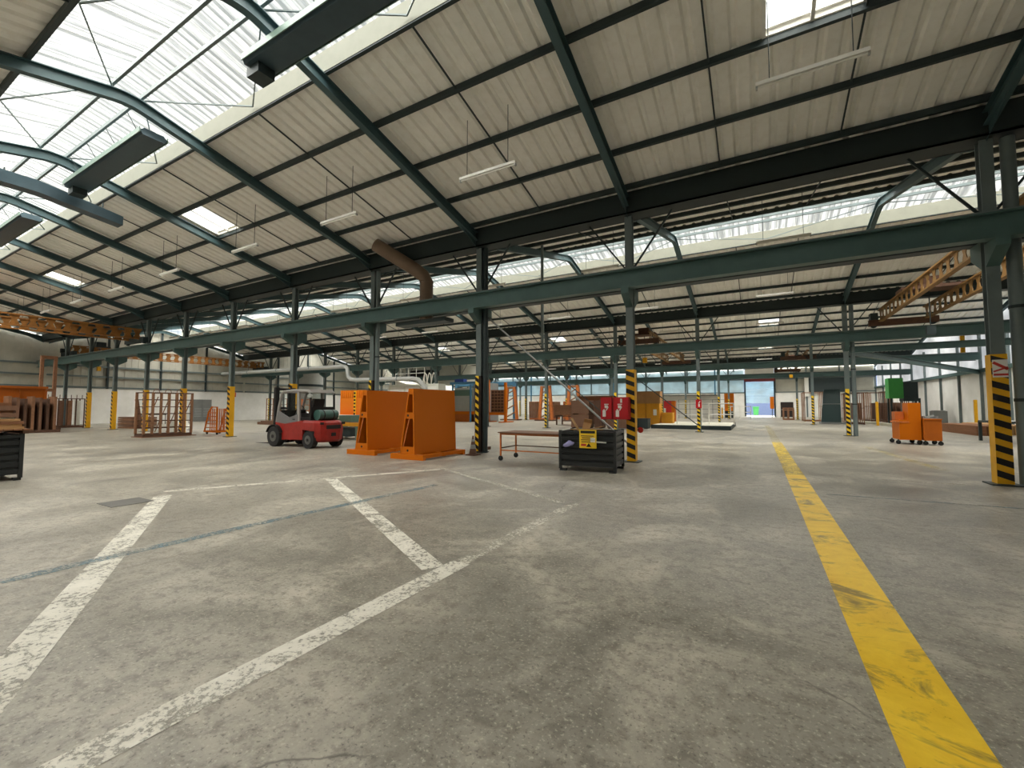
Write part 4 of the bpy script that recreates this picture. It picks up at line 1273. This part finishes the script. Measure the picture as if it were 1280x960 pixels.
# grey locker and small red notice on the gable wall
t = thing('steel_locker', 'grey louvred steel locker against the white gable wall', 'locker', (-50.95, 22.6, 0))
MB().box(0, 0.7, 0, 1.7, 0, 2.25).build('body', 'mid_grey', t)
for k in range(2):
    d = MB().box(0.7, 0.72, 0.03 + k * 0.84, 0.83 + k * 0.84, 0.05, 2.2).build('door', 'mid_grey', t)
    for j in range(6):
        MB().box(0.72, 0.73, 0.10 + k * 0.84, 0.76 + k * 0.84, 0.5 + j * 0.16, 0.54 + j * 0.16).build('louvre', 'pale_grey', d)
t = MB().box(-50.98, -50.95, 26.4, 27.1, 2.6, 3.1).build('wall_notice', 'hazard_red'); tag(t, 'small red notice on the white gable wall', 'sign')
for dy in (0.1, 0.3):
    MB().box(-50.95, -50.945, 26.5, 27.0, 2.7 + dy, 2.76 + dy).build('white_line', 'white', t)

# brown racks between the forklift and the gable wall
frame_rack('brown tubular rack against the gable wall, farther one of the pair', (-41.0, 24.6, 0), 3.0, 1.1, 2.3, 5, 'rust', nr=4)
frame_rack('orange-brown tubular rack left of the forklift mast, nearer one of the pair', (-37.2, 24.2, 0), 2.4, 1.1, 2.2, 4, 'orange_worn', nr=4)
t = thing('plank_pile', 'low pile of brown planks lying in front of the brown racks', 'planks', (-37.2, 21.6, 0))
for k in range(4):
    MB().box(0, 2.6, k * 0.28, 0.24 + k * 0.28, 0.0, 0.3 if k % 2 else 0.22).build('plank', 'wood_brown', t)

# roller conveyor behind the forklift
t = thing('roller_conveyor', 'roller conveyor bench with ochre side behind the red forklift', 'conveyor', (-20.0, 13.6, 0))
MB().box(0, 4.6, 0, 0.10, 0.62, 0.78).build('side_beam', 'ochre', t)
MB().box(0, 4.6, 1.1, 1.2, 0.62, 0.78).build('side_beam', 'ochre', t)
for k in range(18):
    MB().tube([(0.15 + k * 0.25, 0.1, 0.74), (0.15 + k * 0.25, 1.1, 0.74)], 0.05, 8).build('roller', 'wood_brown', t)
for x in (0.2, 2.2, 4.2):
    for y in (0.0, 1.1):
        MB().box(x, x + 0.12, y, y + 0.1, 0, 0.62).build('leg', 'green_grey', t)
MB().box(1.0, 3.6, 0.2, 1.0, 0.12, 0.5).build('motor_case', 'steel_dark', t)
for (x, lab) in ((-17.4, 'dark grey crate on the roller conveyor behind the forklift'), ):
    o = MB().box(x, x + 0.9, 14.0, 14.6, 0.795, 1.1).build('parts_crate', 'green_grey'); tag(o, lab, 'crate')

# green and white processing line
t = thing('process_line', 'long green and white processing line behind the orange racks', 'machine', (-27.5, 18.6, 0))
MB().box(0, 9.0, 0, 1.6, 0.1, 0.75).build('bed', 'green_grey', t)
MB().box(0, 9.0, -0.05, 1.65, 0.75, 0.95).build('top_cover', 'off_white', t)
for k in range(6):
    MB().box(0.4 + k * 1.5, 0.6 + k * 1.5, 0.1, 1.5, 0, 0.1).build('foot', 'steel_dark', t)
for k in range(4):
    MB().box(1.0 + k * 2.0, 1.8 + k * 2.0, -0.02, 0.0, 0.2, 0.65).build('hatch', 'mid_grey', t)
t = thing('comb_rack', 'bright orange comb-topped rack with a hazard post, behind the processing line', 'rack', (-25.95, 20.95, 0))
MB().box(0, 2.6, 0, 0.12, 0.95, 2.1).build('plate', 'orange_bright', t)
for k in range(12):
    MB().box(0.02 + k * 0.22, 0.13 + k * 0.22, 0, 0.12, 2.1, 2.66).build('tooth', 'orange_bright', t)
MB().box(-0.3, 2.0, -0.6, 0.0, 0.86, 0.95).build('shelf', 'orange_worn', t)
for x in (0.1, 2.4):
    MB().box(x, x + 0.1, 0, 0.1, 0, 0.95).build('leg', 'orange_dark', t)
MB().box(1.45, 1.62, -0.05, 0.0, 0.9, 2.6).build('hazard_post', 'sign_yellow', t)
for k in range(7):
    MB().box(1.45, 1.62, -0.06, -0.05, 0.95 + k * 0.24, 1.07 + k * 0.24).build('hazard_stripe', 'black', t)

# grey round tank
t = thing('round_tank', 'big grey round tank with a dark belt behind the forklift', 'tank', (-43.6, 30.6, 0))
MB().tube([(0, 0, 0.9), (0, 0, 5.4)], 1.75, 28).build('shell', 'pale_grey', t, True)
MB().tube([(0, 0, 5.4), (0, 0, 5.8)], 1.75, 28, 0.6).build('roof_cone', 'mid_grey', t, True)
MB().tube([(0, 0, 3.7), (0, 0, 3.95)], 1.80, 28).build('belt', 'steel_dark', t)
for k in range(4):
    a = R(45 + 90 * k)
    MB().bar((1.5 * math.cos(a), 1.5 * math.sin(a), 0), (1.5 * math.cos(a), 1.5 * math.sin(a), 1.0), 0.16, 0.16).build('leg', 'steel_dark', t)
# white ventilation pipe stepping down
t = thing('ventilation_pipe', 'pale round ventilation pipe stepping down past the grey tank', 'pipe', (0, 0, 0))
MB().tube([(-50.9, 25.6, 5.1), (-32.2, 25.6, 5.02), (-31.2, 25.6, 5.0), (-30.9, 25.6, 4.85), (-30.75, 25.6, 4.1), (-30.4, 25.6, 3.85), (-29.8, 25.6, 3.78), (-23.4, 25.6, 3.7), (-22.8, 25.6, 3.6), (-22.2, 25.7, 3.0), (-22.1, 25.7, 0.0)], 0.18, 12).build('pipe', 'pale_grey', t, True)
for x in (-46, -41, -36, -28, -25):
    zz = 5.08 if x < -31 else 3.74
    MB().tube([(x, 25.6, zz), (x + 0.08, 25.6, zz)], 0.20, 12).build('pipe_clamp', 'steel_grey', t)
    MB().tube([(x + 0.04, 25.6, zz + 0.18), (x + 0.04, 25.6, 7.85 - 0.0)], 0.012, 5).build('hanger', 'steel_dark', t)
# white enclosure next to the comb rack
t = thing('white_enclosure', 'white boxed machine enclosure next to the orange comb rack', 'machine', (-26.6, 26.3, 0))
MB().box(0, 5.2, 0, 0.9, 0.0, 3.3).build('housing', 'off_white', t)
for k in range(3):
    d = MB().box(0.15 + k * 1.7, 1.6 + k * 1.7, -0.03, 0.0, 0.15, 3.1).build('panel', 'white', t)
    MB().box(0.3 + k * 1.7, 0.36 + k * 1.7, -0.06, -0.03, 1.4, 1.7).build('handle', 'black', d)

# white machine with railings and white arched ladders
t = thing('railed_machine', 'long white machine with a railed walkway and white arched ladder on top', 'machine', (-35.2, 34.2, 0))
MB().box(0, 8.0, 0, 2.6, 0.4, 3.0).build('body', 'pale_grey', t)
MB().profile_xz([(0.2, 3.0), (7.8, 3.0), (7.2, 3.7), (3.0, 3.9), (1.6, 4.3), (0.6, 4.1)], 0.1, 2.5).build('cover', 'white', t)
for k in range(4):
    MB().box(0.3 + k * 2.2, 0.6 + k * 2.2, 0.2, 2.4, 0, 0.4).build('foot', 'steel_dark', t)
for k in range(6):
    MB().tube([(0.0 + k * 1.1, 0.05, 4.2 if k < 3 else 3.7), (0.0 + k * 1.1, 0.05, 5.6)], 0.03, 6).build('railing_post', 'white', t)
for z in (5.0, 5.6):
    MB().tube([(0.0, 0.05, z), (5.5, 0.05, z)], 0.03, 6).build('railing', 'white', t)
for k in range(3):
    x = 5.6 + k * 0.55
    MB().tube([(x - 0.3, -0.1, 3.5), (x, -0.1, 4.7), (x + 0.15, -0.1, 4.95), (x + 0.3, -0.1, 4.8), (x + 0.4, -0.1, 3.5)], 0.06, 8).build('ladder_hoop', 'white', t)
# raised white cabin
t = thing('raised_cabin', 'raised white cabin with dark windows high behind the white machine', 'cabin', (-44.5, 45.5, 0))
MB().box(0, 11.5, 0, 3.0, 4.4, 7.0).build('walls', 'off_white', t)
for k, (xa, xb) in enumerate(((2.5, 5.0), (5.3, 7.6))):
    w = MB().box(xa, xb, -0.03, 0.0, 5.4, 6.5).build('window', 'black', t)
    MB().box(xa - 0.06, xa, -0.05, 0.0, 5.35, 6.55).box(xb, xb + 0.06, -0.05, 0.0, 5.35, 6.55).build('window_frame', 'mid_grey', w)
for x in (0.2, 3.8, 7.6, 11.1):
    for y in (0.1, 2.7):
        MB().box(x, x + 0.2, y, y + 0.2, 0, 4.4).build('leg', 'steel_grey', t)

# blue framed furnace with grey curtains
t = thing('blue_framed_oven', 'blue framed machine with grey curtains and an orange base', 'machine', (-26.9, 35.2, 0))
MB().box(0.2, 2.4, 0.3, 3.0, 0.9, 3.4).build('body', 'pale_grey', t)
MB().box(2.4, 3.7, 0.5, 3.0, 0.0, 3.9).build('curtain_box', 'mid_grey', t)
for k in range(4):
    MB().box(2.45 + k * 0.33, 2.70 + k * 0.33, 0.38 + 0.05 * (k % 2), 0.5, 0.4, 3.8).build('curtain_strip', 'pale_grey' if k % 3 else 'mid_grey', t)
MB().box(0, 2.6, 0.1, 0.3, 0.75, 1.05).build('base_rail', 'orange', t)
MB().box(0.3, 2.1, 0.15, 2.8, 0, 0.75).build('base_box', 'orange_dark', t)
for x in (0, 2.2):
    MB().box(x, x + 0.14, 0.0, 0.14, 0, 3.9).build('frame_post', 'blue_steel', t)
MB().box(-0.2, 3.7, -0.05, 0.15, 3.75, 3.98).build('frame_beam', 'blue_steel', t)
MB().box(0.2, 1.3, 0.2, 0.8, 3.98, 4.3).build('control_box', 'blue_dark', t)
MB().box(0.1, 2.3, 0.2, 0.3, 2.6, 3.2).build('dark_panel', 'green_grey', t)

# tall orange frame with a grid pallet
t = thing('lattice_frame', 'tall bright orange upright frame with a brown lattice panel', 'frame', (-23.0, 35.9, 0))
for x, h in ((0, 4.15), (1.95, 3.85)):
    MB().box(x - 0.11, x + 0.11, 0, 0.22, 0.1, h).build('post', 'orange', t)
    MB().box(x - 0.18, x + 0.18, -0.9, 1.4, 0, 0.1).build('foot', 'orange_dark', t)
MB().box(0.11, 1.84, 0.04, 0.16, 0.7, 0.95).build('crosspiece', 'orange', t)
g = MB()
for k in range(5):
    g.box(0.2 + k * 0.36, 0.25 + k * 0.36, 0.24, 0.28, 0.95, 3.1)
for k in range(8):
    g.box(0.2, 1.7, 0.22, 0.26, 0.95 + k * 0.3, 1.05 + k * 0.3)
g.build('lattice', 'rust', t)
MB().box(0.2, 1.7, 0.32, 0.36, 0.95, 3.1).build('backing', 'rust_dark', t)
# blue gantry
t = thing('blue_gantry', 'light blue steel gantry beside the tall orange frame', 'gantry', (-32.5, 43.2, 0))
MB().box(0, 8.6, 0, 0.35, 4.0, 4.4).build('beam', 'blue_steel', t)
for x in (0.0, 8.2):
    MB().box(x, x + 0.4, 0, 0.35, 0, 4.0).build('leg', 'blue_steel', t)

# brown glass racks in the middle
frame_rack('rust-red frame rack with tall end posts beside the blue gantry leg', (-23.2, 45.2, 0), 3.0, 2.6, 2.1, 9, 'rust', rz=0, nr=2, m2='orange_worn', th=0.12)
frame_rack('rust-red frame rack between the blue gantry rack and the brown crates', (-18.9, 45.2, 0), 3.0, 2.4, 2.1, 9, 'orange_worn', rz=0, nr=2, m2='rust', th=0.12)
for (x, lab) in ((-24.7, 'rust-red braced tower at the blue gantry leg'), (-20.4, 'rust-red braced tower at the striped second-row column'), (-17.2, 'rust-red braced tower next to the brown crates')):
    t = thing('braced_tower', lab, 'tower', (x, 42.4, 0))
    for dx, tx in ((-0.15, 0.15), (1.35, 1.05)):
        MB().bar((dx, 0.06, 0.12), (tx, 0.06, 3.75), 0.26, 0.3, up=(0, 1, 0)).build('post', 'orange_worn', t)
    for k in range(4):
        MB().bar((0.0, 0.06, 0.35 + k * 0.85), (1.2, 0.06, 0.95 + k * 0.85), 0.1, 0.12).build('brace', 'rust', t)
    MB().box(0.0, 1.2, -0.08, 0.22, 3.5, 3.75).build('cap', 'rust', t)
    MB().box(-0.5, 1.7, -0.5, 0.6, 0, 0.12).build('foot', 'rust_dark', t)

# brown crates
k = 0
for (x, y, w, d, h, z, lab) in ((-11.5, 28.9, 1.3, 1.1, 0.95, 0.0, 'brown plywood crate at the bottom of the pile behind the scrap bin'), (-11.5, 28.9, 1.3, 1.1, 1.0, 0.95, 'brown plywood crate on top of the pile behind the scrap bin'),
                                (-9.9, 29.2, 0.5, 1.0, 1.95, 0.0, 'narrow dark brown crate standing beside the plywood pile'), (-8.9, 29.0, 1.5, 0.9, 0.85, 0.0, 'low brown crate below the red extinguisher boxes'),
                                (-14.6, 33.0, 3.0, 1.4, 0.9, 0.75, 'long brown box lying on a dark trestle behind the crates'), (-13.2, 34.6, 3.0, 1.5, 2.4, 0.0, 'tall pale brown crate behind the plywood pile')):
    t = thing('wooden_crate', lab, 'crate', (x, y, z))
    m = ['wood_brown', 'wood_brown', 'rust_dark', 'wood_brown', 'rust', 'wood_dark'][k]
    MB().box(0, w, 0, d, 0.06, h).build('box', m, t)
    for j in range(3):
        MB().box(-0.015, w + 0.015, -0.02, 0.0, 0.08 + j * (h - 0.2) / 2, 0.17 + j * (h - 0.2) / 2).build('batten', m, t)
    for j in (0.05, w - 0.15):
        MB().box(j, j + 0.1, 0, d, 0, 0.06).build('skid', 'rust_dark', t)
    k += 1
t = thing('trestle', 'dark trestle carrying the long brown box', 'trestle', (-14.6, 33.0, 0))
for x in (0.1, 2.8):
    for y in (0.05, 1.25):
        MB().box(x, x + 0.1, y, y + 0.1, 0, 0.7).build('leg', 'rust_dark', t)
MB().box(0, 3.0, 0, 1.4, 0.7, 0.75).build('top', 'rust_dark', t)

# ochre cabinets and brown stacks behind the hazard column
k = 0
for (x, y, w, d, h, z, m, lab) in ((-8.55, 34.2, 1.05, 1.0, 1.75, 0.0, 'ochre', 'ochre panelled cabinet left of the pair behind the hazard column'), (-7.45, 34.2, 1.0, 1.0, 1.75, 0.0, 'ochre', 'ochre panelled cabinet with a white paper on its door'),
                                   (-8.6, 34.2, 2.2, 1.0, 0.95, 1.75, 'cardboard', 'long brown carton lying on top of the ochre cabinets'), (-6.35, 34.4, 0.8, 0.9, 1.05, 0.0, 'ochre', 'low ochre chest beside the panelled cabinets')):
    t = thing('storage_cabinet', lab, 'cabinet', (x, y, z))
    MB().box(0, w, 0, d, 0, h).build('body', m, t)
    MB().box(0.04, w / 2 - 0.02, -0.02, 0, 0.06, h - 0.06).build('door', m, t)
    MB().box(w / 2 + 0.02, w - 0.04, -0.02, 0, 0.06, h - 0.06).build('door', m, t)
    if k == 1:
        MB().box(0.55, 0.8, -0.03, -0.02, 0.85, 1.3).build('paper', 'white', t)
    k += 1
t = thing('dark_crate', 'low black-brown steel crate in front of the ochre cabinets', 'crate', (-7.9, 30.3, 0))
MB().box(0, 1.4, 0, 0.9, 0.05, 0.65).build('box', 'steel_dark', t)
MB().box(-0.03, 1.43, -0.03, 0.93, 0.65, 0.70).build('rim', 'black', t)
MB().box(0.05, 0.25, 0, 0.9, 0, 0.05).box(1.15, 1.35, 0, 0.9, 0, 0.05).build('skid', 'black', t)
t = thing('red_cabinet', 'red and white cabinet with orange side panel beyond the raised slab', 'cabinet', (-8.5, 46.0, 0))
MB().box(0, 1.0, 0, 0.8, 0.0, 2.1).build('body', 'red', t)
MB().box(1.0, 1.35, 0, 0.8, 0.0, 2.1).build('side_panel', 'orange', t)
MB().box(-0.55, 0.45, -0.3, 0.0, 0.1, 1.35).build('white_panel', 'off_white', t)
t = thing('control_post', 'dark control post with a black screen box near the red cabinet', 'post', (-9.6, 45.5, 0))
MB().box(0, 0.25, 0, 0.25, 0, 2.2).build('post', 'black_brown', t)
MB().box(-0.4, 0.8, -0.1, 0.3, 2.2, 3.0).build('screen_box', 'black_brown', t)
MB().box(-0.2, 0.45, -0.1, 0.4, 0.0, 0.06).build('foot', 'black', t)

# raised slab with rails
t = thing('raised_slab', 'low white concrete slab with steel edges beside the aisle', 'platform', (-6.4, 31.0, 0))
MB().box(0, 4.9, 0, 7.5, 0.0, 0.26).build('slab', 'kerb', t)
MB().box(-0.03, 4.93, -0.03, 0.0, 0.0, 0.27).build('steel_edge', 'steel_dark', t)
MB().box(4.9, 4.93, 0, 7.5, 0.0, 0.27).build('steel_edge', 'steel_dark', t)
for (x, y, lab) in ((-4.9, 32.2, 'white safety barrier on the raised slab by the red extinguisher sign'), (-3.0, 34.0, 'white safety barrier on the raised slab by the aisle edge')):
    t = thing('safety_barrier', lab, 'barrier', (x, y, 0.26))
    for dx in (0, 1.6):
        MB().tube([(dx, 0, 0.0), (dx, 0, 1.5)], 0.04, 8).build('post', 'white', t)
    for z in (0.7, 1.48):
        MB().tube([(0, 0, z), (1.6, 0, z)], 0.03, 8).build('rail', 'white', t)
# red extinguisher sign on second-row column
t = thing('extinguisher_sign', 'red extinguisher sign on the striped column by the raised slab', 'sign', (-3.0, 27.84, 1.42))
MB().box(-0.16, 0.16, -0.02, 0, 0, 0.5).build('board', 'fire_red', t)
MB().box(-0.02, 0.06, -0.025, -0.02, 0.08, 0.26).build('picto_body', 'white', t)
MB().bar((0.0, -0.022, 0.28), (0.08, -0.022, 0.42), 0.004, 0.05).build('picto_hose', 'white', t)

# far end: orange cabinet, white fences, small machines
t = thing('orange_locker', 'tall orange locker near the far wall left of the doorway', 'locker', (-3.8, 65.0, 0))
MB().box(0, 1.15, 0, 0.8, 0.95, 3.3).build('body', 'orange_bright', t)
MB().box(0.05, 1.1, 0.05, 0.75, 0.0, 0.95).build('stand', 'steel_dark', t)
MB().box(0.05, 1.1, -0.02, 0.0, 1.0, 3.2).build('door', 'orange_bright', t)
t = thing('white_partition', 'low white partition wall in front of the far wall', 'partition', (-11.5, 64.0, 0))
MB().box(0, 7.2, 0, 0.15, 0.0, 3.0).build('panel', 'white', t)
MB().box(0, 7.2, -0.1, 0.2, 3.0, 3.15).build('cap', 'mid_grey', t)
t = thing('mesh_fence', 'thin grey rail fence in front of the white partition', 'fence', (-8.6, 58.0, 0))
for k in range(5):
    MB().box(k * 1.3, 0.05 + k * 1.3, 0, 0.05, 0, 2.4).build('post', 'mid_grey', t)
for z in (0.6, 1.2, 1.8, 2.35):
    MB().box(0, 5.25, 0.01, 0.04, z, z + 0.04).build('rail', 'mid_grey', t)
t = thing('white_gate_frame', 'white tubular gate frame left of the far doorway', 'barrier', (-2.9, 60.5, 0))
for x in (0, 1.0, 2.2):
    MB().box(x, x + 0.08, 0, 0.08, 0, 1.6).build('post', 'white', t)
for z in (0.8, 1.5):
    MB().box(0, 2.28, 0.0, 0.08, z, z + 0.08).build('rail', 'white', t)
t = thing('yellow_bollard', 'yellow bollard beside the orange locker', 'bollard', (-3.9, 62.0, 0))
MB().tube([(0, 0, 0), (0, 0, 1.4)], 0.1, 10).build('post', 'yellow', t, True)
t = thing('orange_machine', 'orange switch box beside the far doorway', 'box', (1.75, 75.5, 0))
MB().box(0, 0.5, 0, 0.3, 1.2, 3.0).build('box', 'orange', t)
MB().box(0.2, 0.3, 0.1, 0.25, 0.0, 1.2).build('stand', 'steel_dark', t)
t = thing('brown_door', 'dark brown door leaf against the far wall right of the doorway', 'door', (3.1, 75.9, 0))
MB().box(0, 1.6, 0, 0.08, 0.0, 2.2).build('leaf', 'black_brown', t)
MB().box(0.1, 0.2, -0.05, 0.0, 1.0, 1.15).build('handle', 'zinc', t)
t = thing('white_post', 'short white post right of the far doorway', 'post', (2.65, 74.0, 0))
MB().box(0, 0.3, 0, 0.3, 0, 1.7).build('post', 'white', t)
# outside the doorway
t = thing('green_container', 'green rubbish container out in the yard behind the doorway', 'container', (-0.6, 86.0, -0.02))
MB().loft([[(0.1, 0, 0.1), (0.8, 0, 0.1), (0.8, 1.2, 0.1), (0.1, 1.2, 0.1)], [(0, -0.1, 1.4), (0.9, -0.1, 1.4), (0.9, 1.3, 1.4), (0, 1.3, 1.4)]]).build('body', 'yard_green', t)
MB().box(-0.05, 0.95, -0.15, 1.35, 1.4, 1.55).build('lid', 'yard_green', t)
MB().box(0.2, 0.4, 0.1, 0.3, 0, 0.1).box(0.6, 0.75, 0.1, 0.3, 0, 0.1).box(0.2, 0.4, 0.9, 1.1, 0, 0.1).box(0.6, 0.75, 0.9, 1.1, 0, 0.1).build('foot', 'black', t)

# right side: glass sheets, brown racks, green machine, low stacks
t = thing('glass_stillage', 'dark green glass sheets leaning on a stillage right of the aisle', 'stillage', (4.9, 46.6, 0))
MB().box(0.0, 1.7, 0.0, 1.6, 0.0, 0.16).build('base', 'mid_grey', t)
for k in range(3):
    y0, y1 = 0.12 + k * 0.07, 0.62 + k * 0.07
    MB().hexa([(0.02, y0, 0.16), (1.45, y0, 0.16), (1.45, y0 + 0.04, 0.16), (0.02, y0 + 0.04, 0.16), (0.32, y1, 3.05 - 0.03 * k), (1.50, y1, 3.05 - 0.03 * k), (1.50, y1 + 0.04, 3.05 - 0.03 * k), (0.32, y1 + 0.04, 3.05 - 0.03 * k)]).build('glass_sheet', 'glass_dark', t)
for x in (0.3, 0.8, 1.35):
    MB().bar((x, 1.45, 0.16), (x, 0.86, 2.85), 0.1, 0.1, up=(1, 0, 0)).build('back_post', 'rust', t)
MB().bar((0.0, 0.30, 1.75), (1.5, 0.30, 1.75), 0.02, 0.03).build('strap', 'pale_grey', t)
frame_rack('brown frame rack just behind the dark glass sheets', (4.2, 53.0, 0), 3.4, 1.6, 3.0, 4, 'rust', nr=2)
frame_rack('brown frame rack beside the dark glass sheets, wall side', (6.8, 46.4, 0), 3.4, 1.1, 2.7, 5, 'rust', nr=2, m2='rust_dark')
for i, (x, y, lab) in enumerate(((8.3, 56.6, 'tall brown post rack by the white corner wall, beside the green machine'), (10.2, 57.0, 'tall brown post rack farthest into the white corner'), (10.6, 53.0, 'dark brown post rack under the green machine'))):
    t = frame_rack(lab, (x, y, 0), 2.6, 1.7, 3.0, 5, 'rust' if i < 2 else 'rust_dark', nr=2, m2='rust_dark')
    for k in range(3):
        MB().box(0.4 + k * 0.35, 0.46 + k * 0.35, 0.2, 2.4, 0.18, 1.9).build('stored_sheet', 'wood_brown', t)
t = thing('orange_frame_stack', 'stack of orange-brown frames standing by the third-row column', 'frames', (2.6, 58.5, 0))
for k in range(5):
    f = MB()
    hh = 1.2 + 0.2 * (k % 2); yy = k * 0.3
    f.box(0.0, 1.1, yy, yy + 0.1, 0.0, 0.15).box(0.0, 1.1, yy, yy + 0.1, hh - 0.12, hh).box(0.0, 0.12, yy, yy + 0.1, 0.15, hh - 0.12).box(0.98, 1.1, yy, yy + 0.1, 0.15, hh - 0.12).box(0.45, 0.6, yy, yy + 0.1, 0.15, hh - 0.12)
    f.build('frame', 'rust', t)
t = thing('green_machine', 'bright green machine housing on dark legs against the right wall', 'machine', (10.3, 50.2, 0))
MB().box(0, 1.0, 0, 1.2, 2.25, 4.05).build('housing', 'green_machine', t)
MB().box(1.0, 2.0, 0.1, 1.4, 2.0, 3.7).build('dark_drive', 'steel_dark', t)
for x in (0.1, 2.0):
    for y in (0.1, 1.1):
        MB().box(x, x + 0.14, y, y + 0.14, 0, 2.25).build('leg', 'steel_dark', t)
t = thing('grey_cabinet', 'dark grey hatch box on the far wall above the brown racks', 'box', (6.6, 75.36, 0))
MB().box(0, 5.2, 0, 0.5, 3.6, 5.6).build('box', 'steel_dark', t)
MB().box(-0.5, 0.0, 0, 0.5, 3.0, 6.0).build('white_pier', 'white', t)
MB().box(-0.5, 6.6, -0.05, 0.5, 6.0, 6.3).build('white_lintel', 'white', t)
for (x, y, h, lab) in ((8.3, 44.5, 1.9, 'yellow guard post by the right wall near the green machine'), (13.6, 43.4, 2.0, 'yellow guard post on the white right wall'), (12.6, 52.0, 1.7, 'yellow guard post behind the orange cabinets')):
    o = MB().box(x, x + 0.16, y, y + 0.16, 0, h).build('guard_post', 'yellow'); tag(o, lab, 'post')
# kerb and low timber stacks along the right wall
o = MB().bar((8.05, 55.0, 0.11), (9.5, 37.0, 0.11), 0.35, 0.22).build('kerb_stone', 'kerb'); tag(o, 'long pale kerb in front of the brown racks by the right wall', 'kerb')
k = 0
for (x, y, L, lab, m) in ((9.9, 31.5, 5.5, 'board of the low brown timber stack by the right wall', 'wood_dark'), (11.4, 33.0, 6.0, 'board of the low grey timber stack by the right wall', 'wood')):
    for lv in range(3):
        for j in range(3):
            o = MB().box(x + j * 0.42, x + j * 0.42 + 0.38, y, y + L - 0.3 * ((lv + j) % 3), 0.0 + lv * 0.17, 0.16 + lv * 0.17).build('timber_board', m)
            tag(o, lab, 'board', lab.replace('board of', 'boards of'))
t = thing('steel_bench', 'dark green work bench with a white top sheet by the right wall', 'bench', (8.6, 25.2, 0))
MB().box(0, 1.0, 0, 2.0, 0.82, 0.9).build('top', 'steel_dark', t)
MB().box(0.1, 0.8, 0.2, 1.2, 0.9, 0.92).build('white_sheet', 'white', t)
for x in (0.0, 0.9):
    for y in (0.0, 1.9):
        MB().box(x, x + 0.1, y, y + 0.1, 0, 0.82).build('leg', 'steel_dark', t)
t = thing('grey_drum_box', 'grey motor box standing at the foot of the white right wall', 'box', (12.9, 49.2, 0))
MB().box(0, 0.9, 0, 0.9, 0, 1.15).build('box', 'mid_grey', t)
MB().box(0.1, 0.8, 0.1, 0.8, 1.15, 1.2).build('lid', 'pale_grey', t)
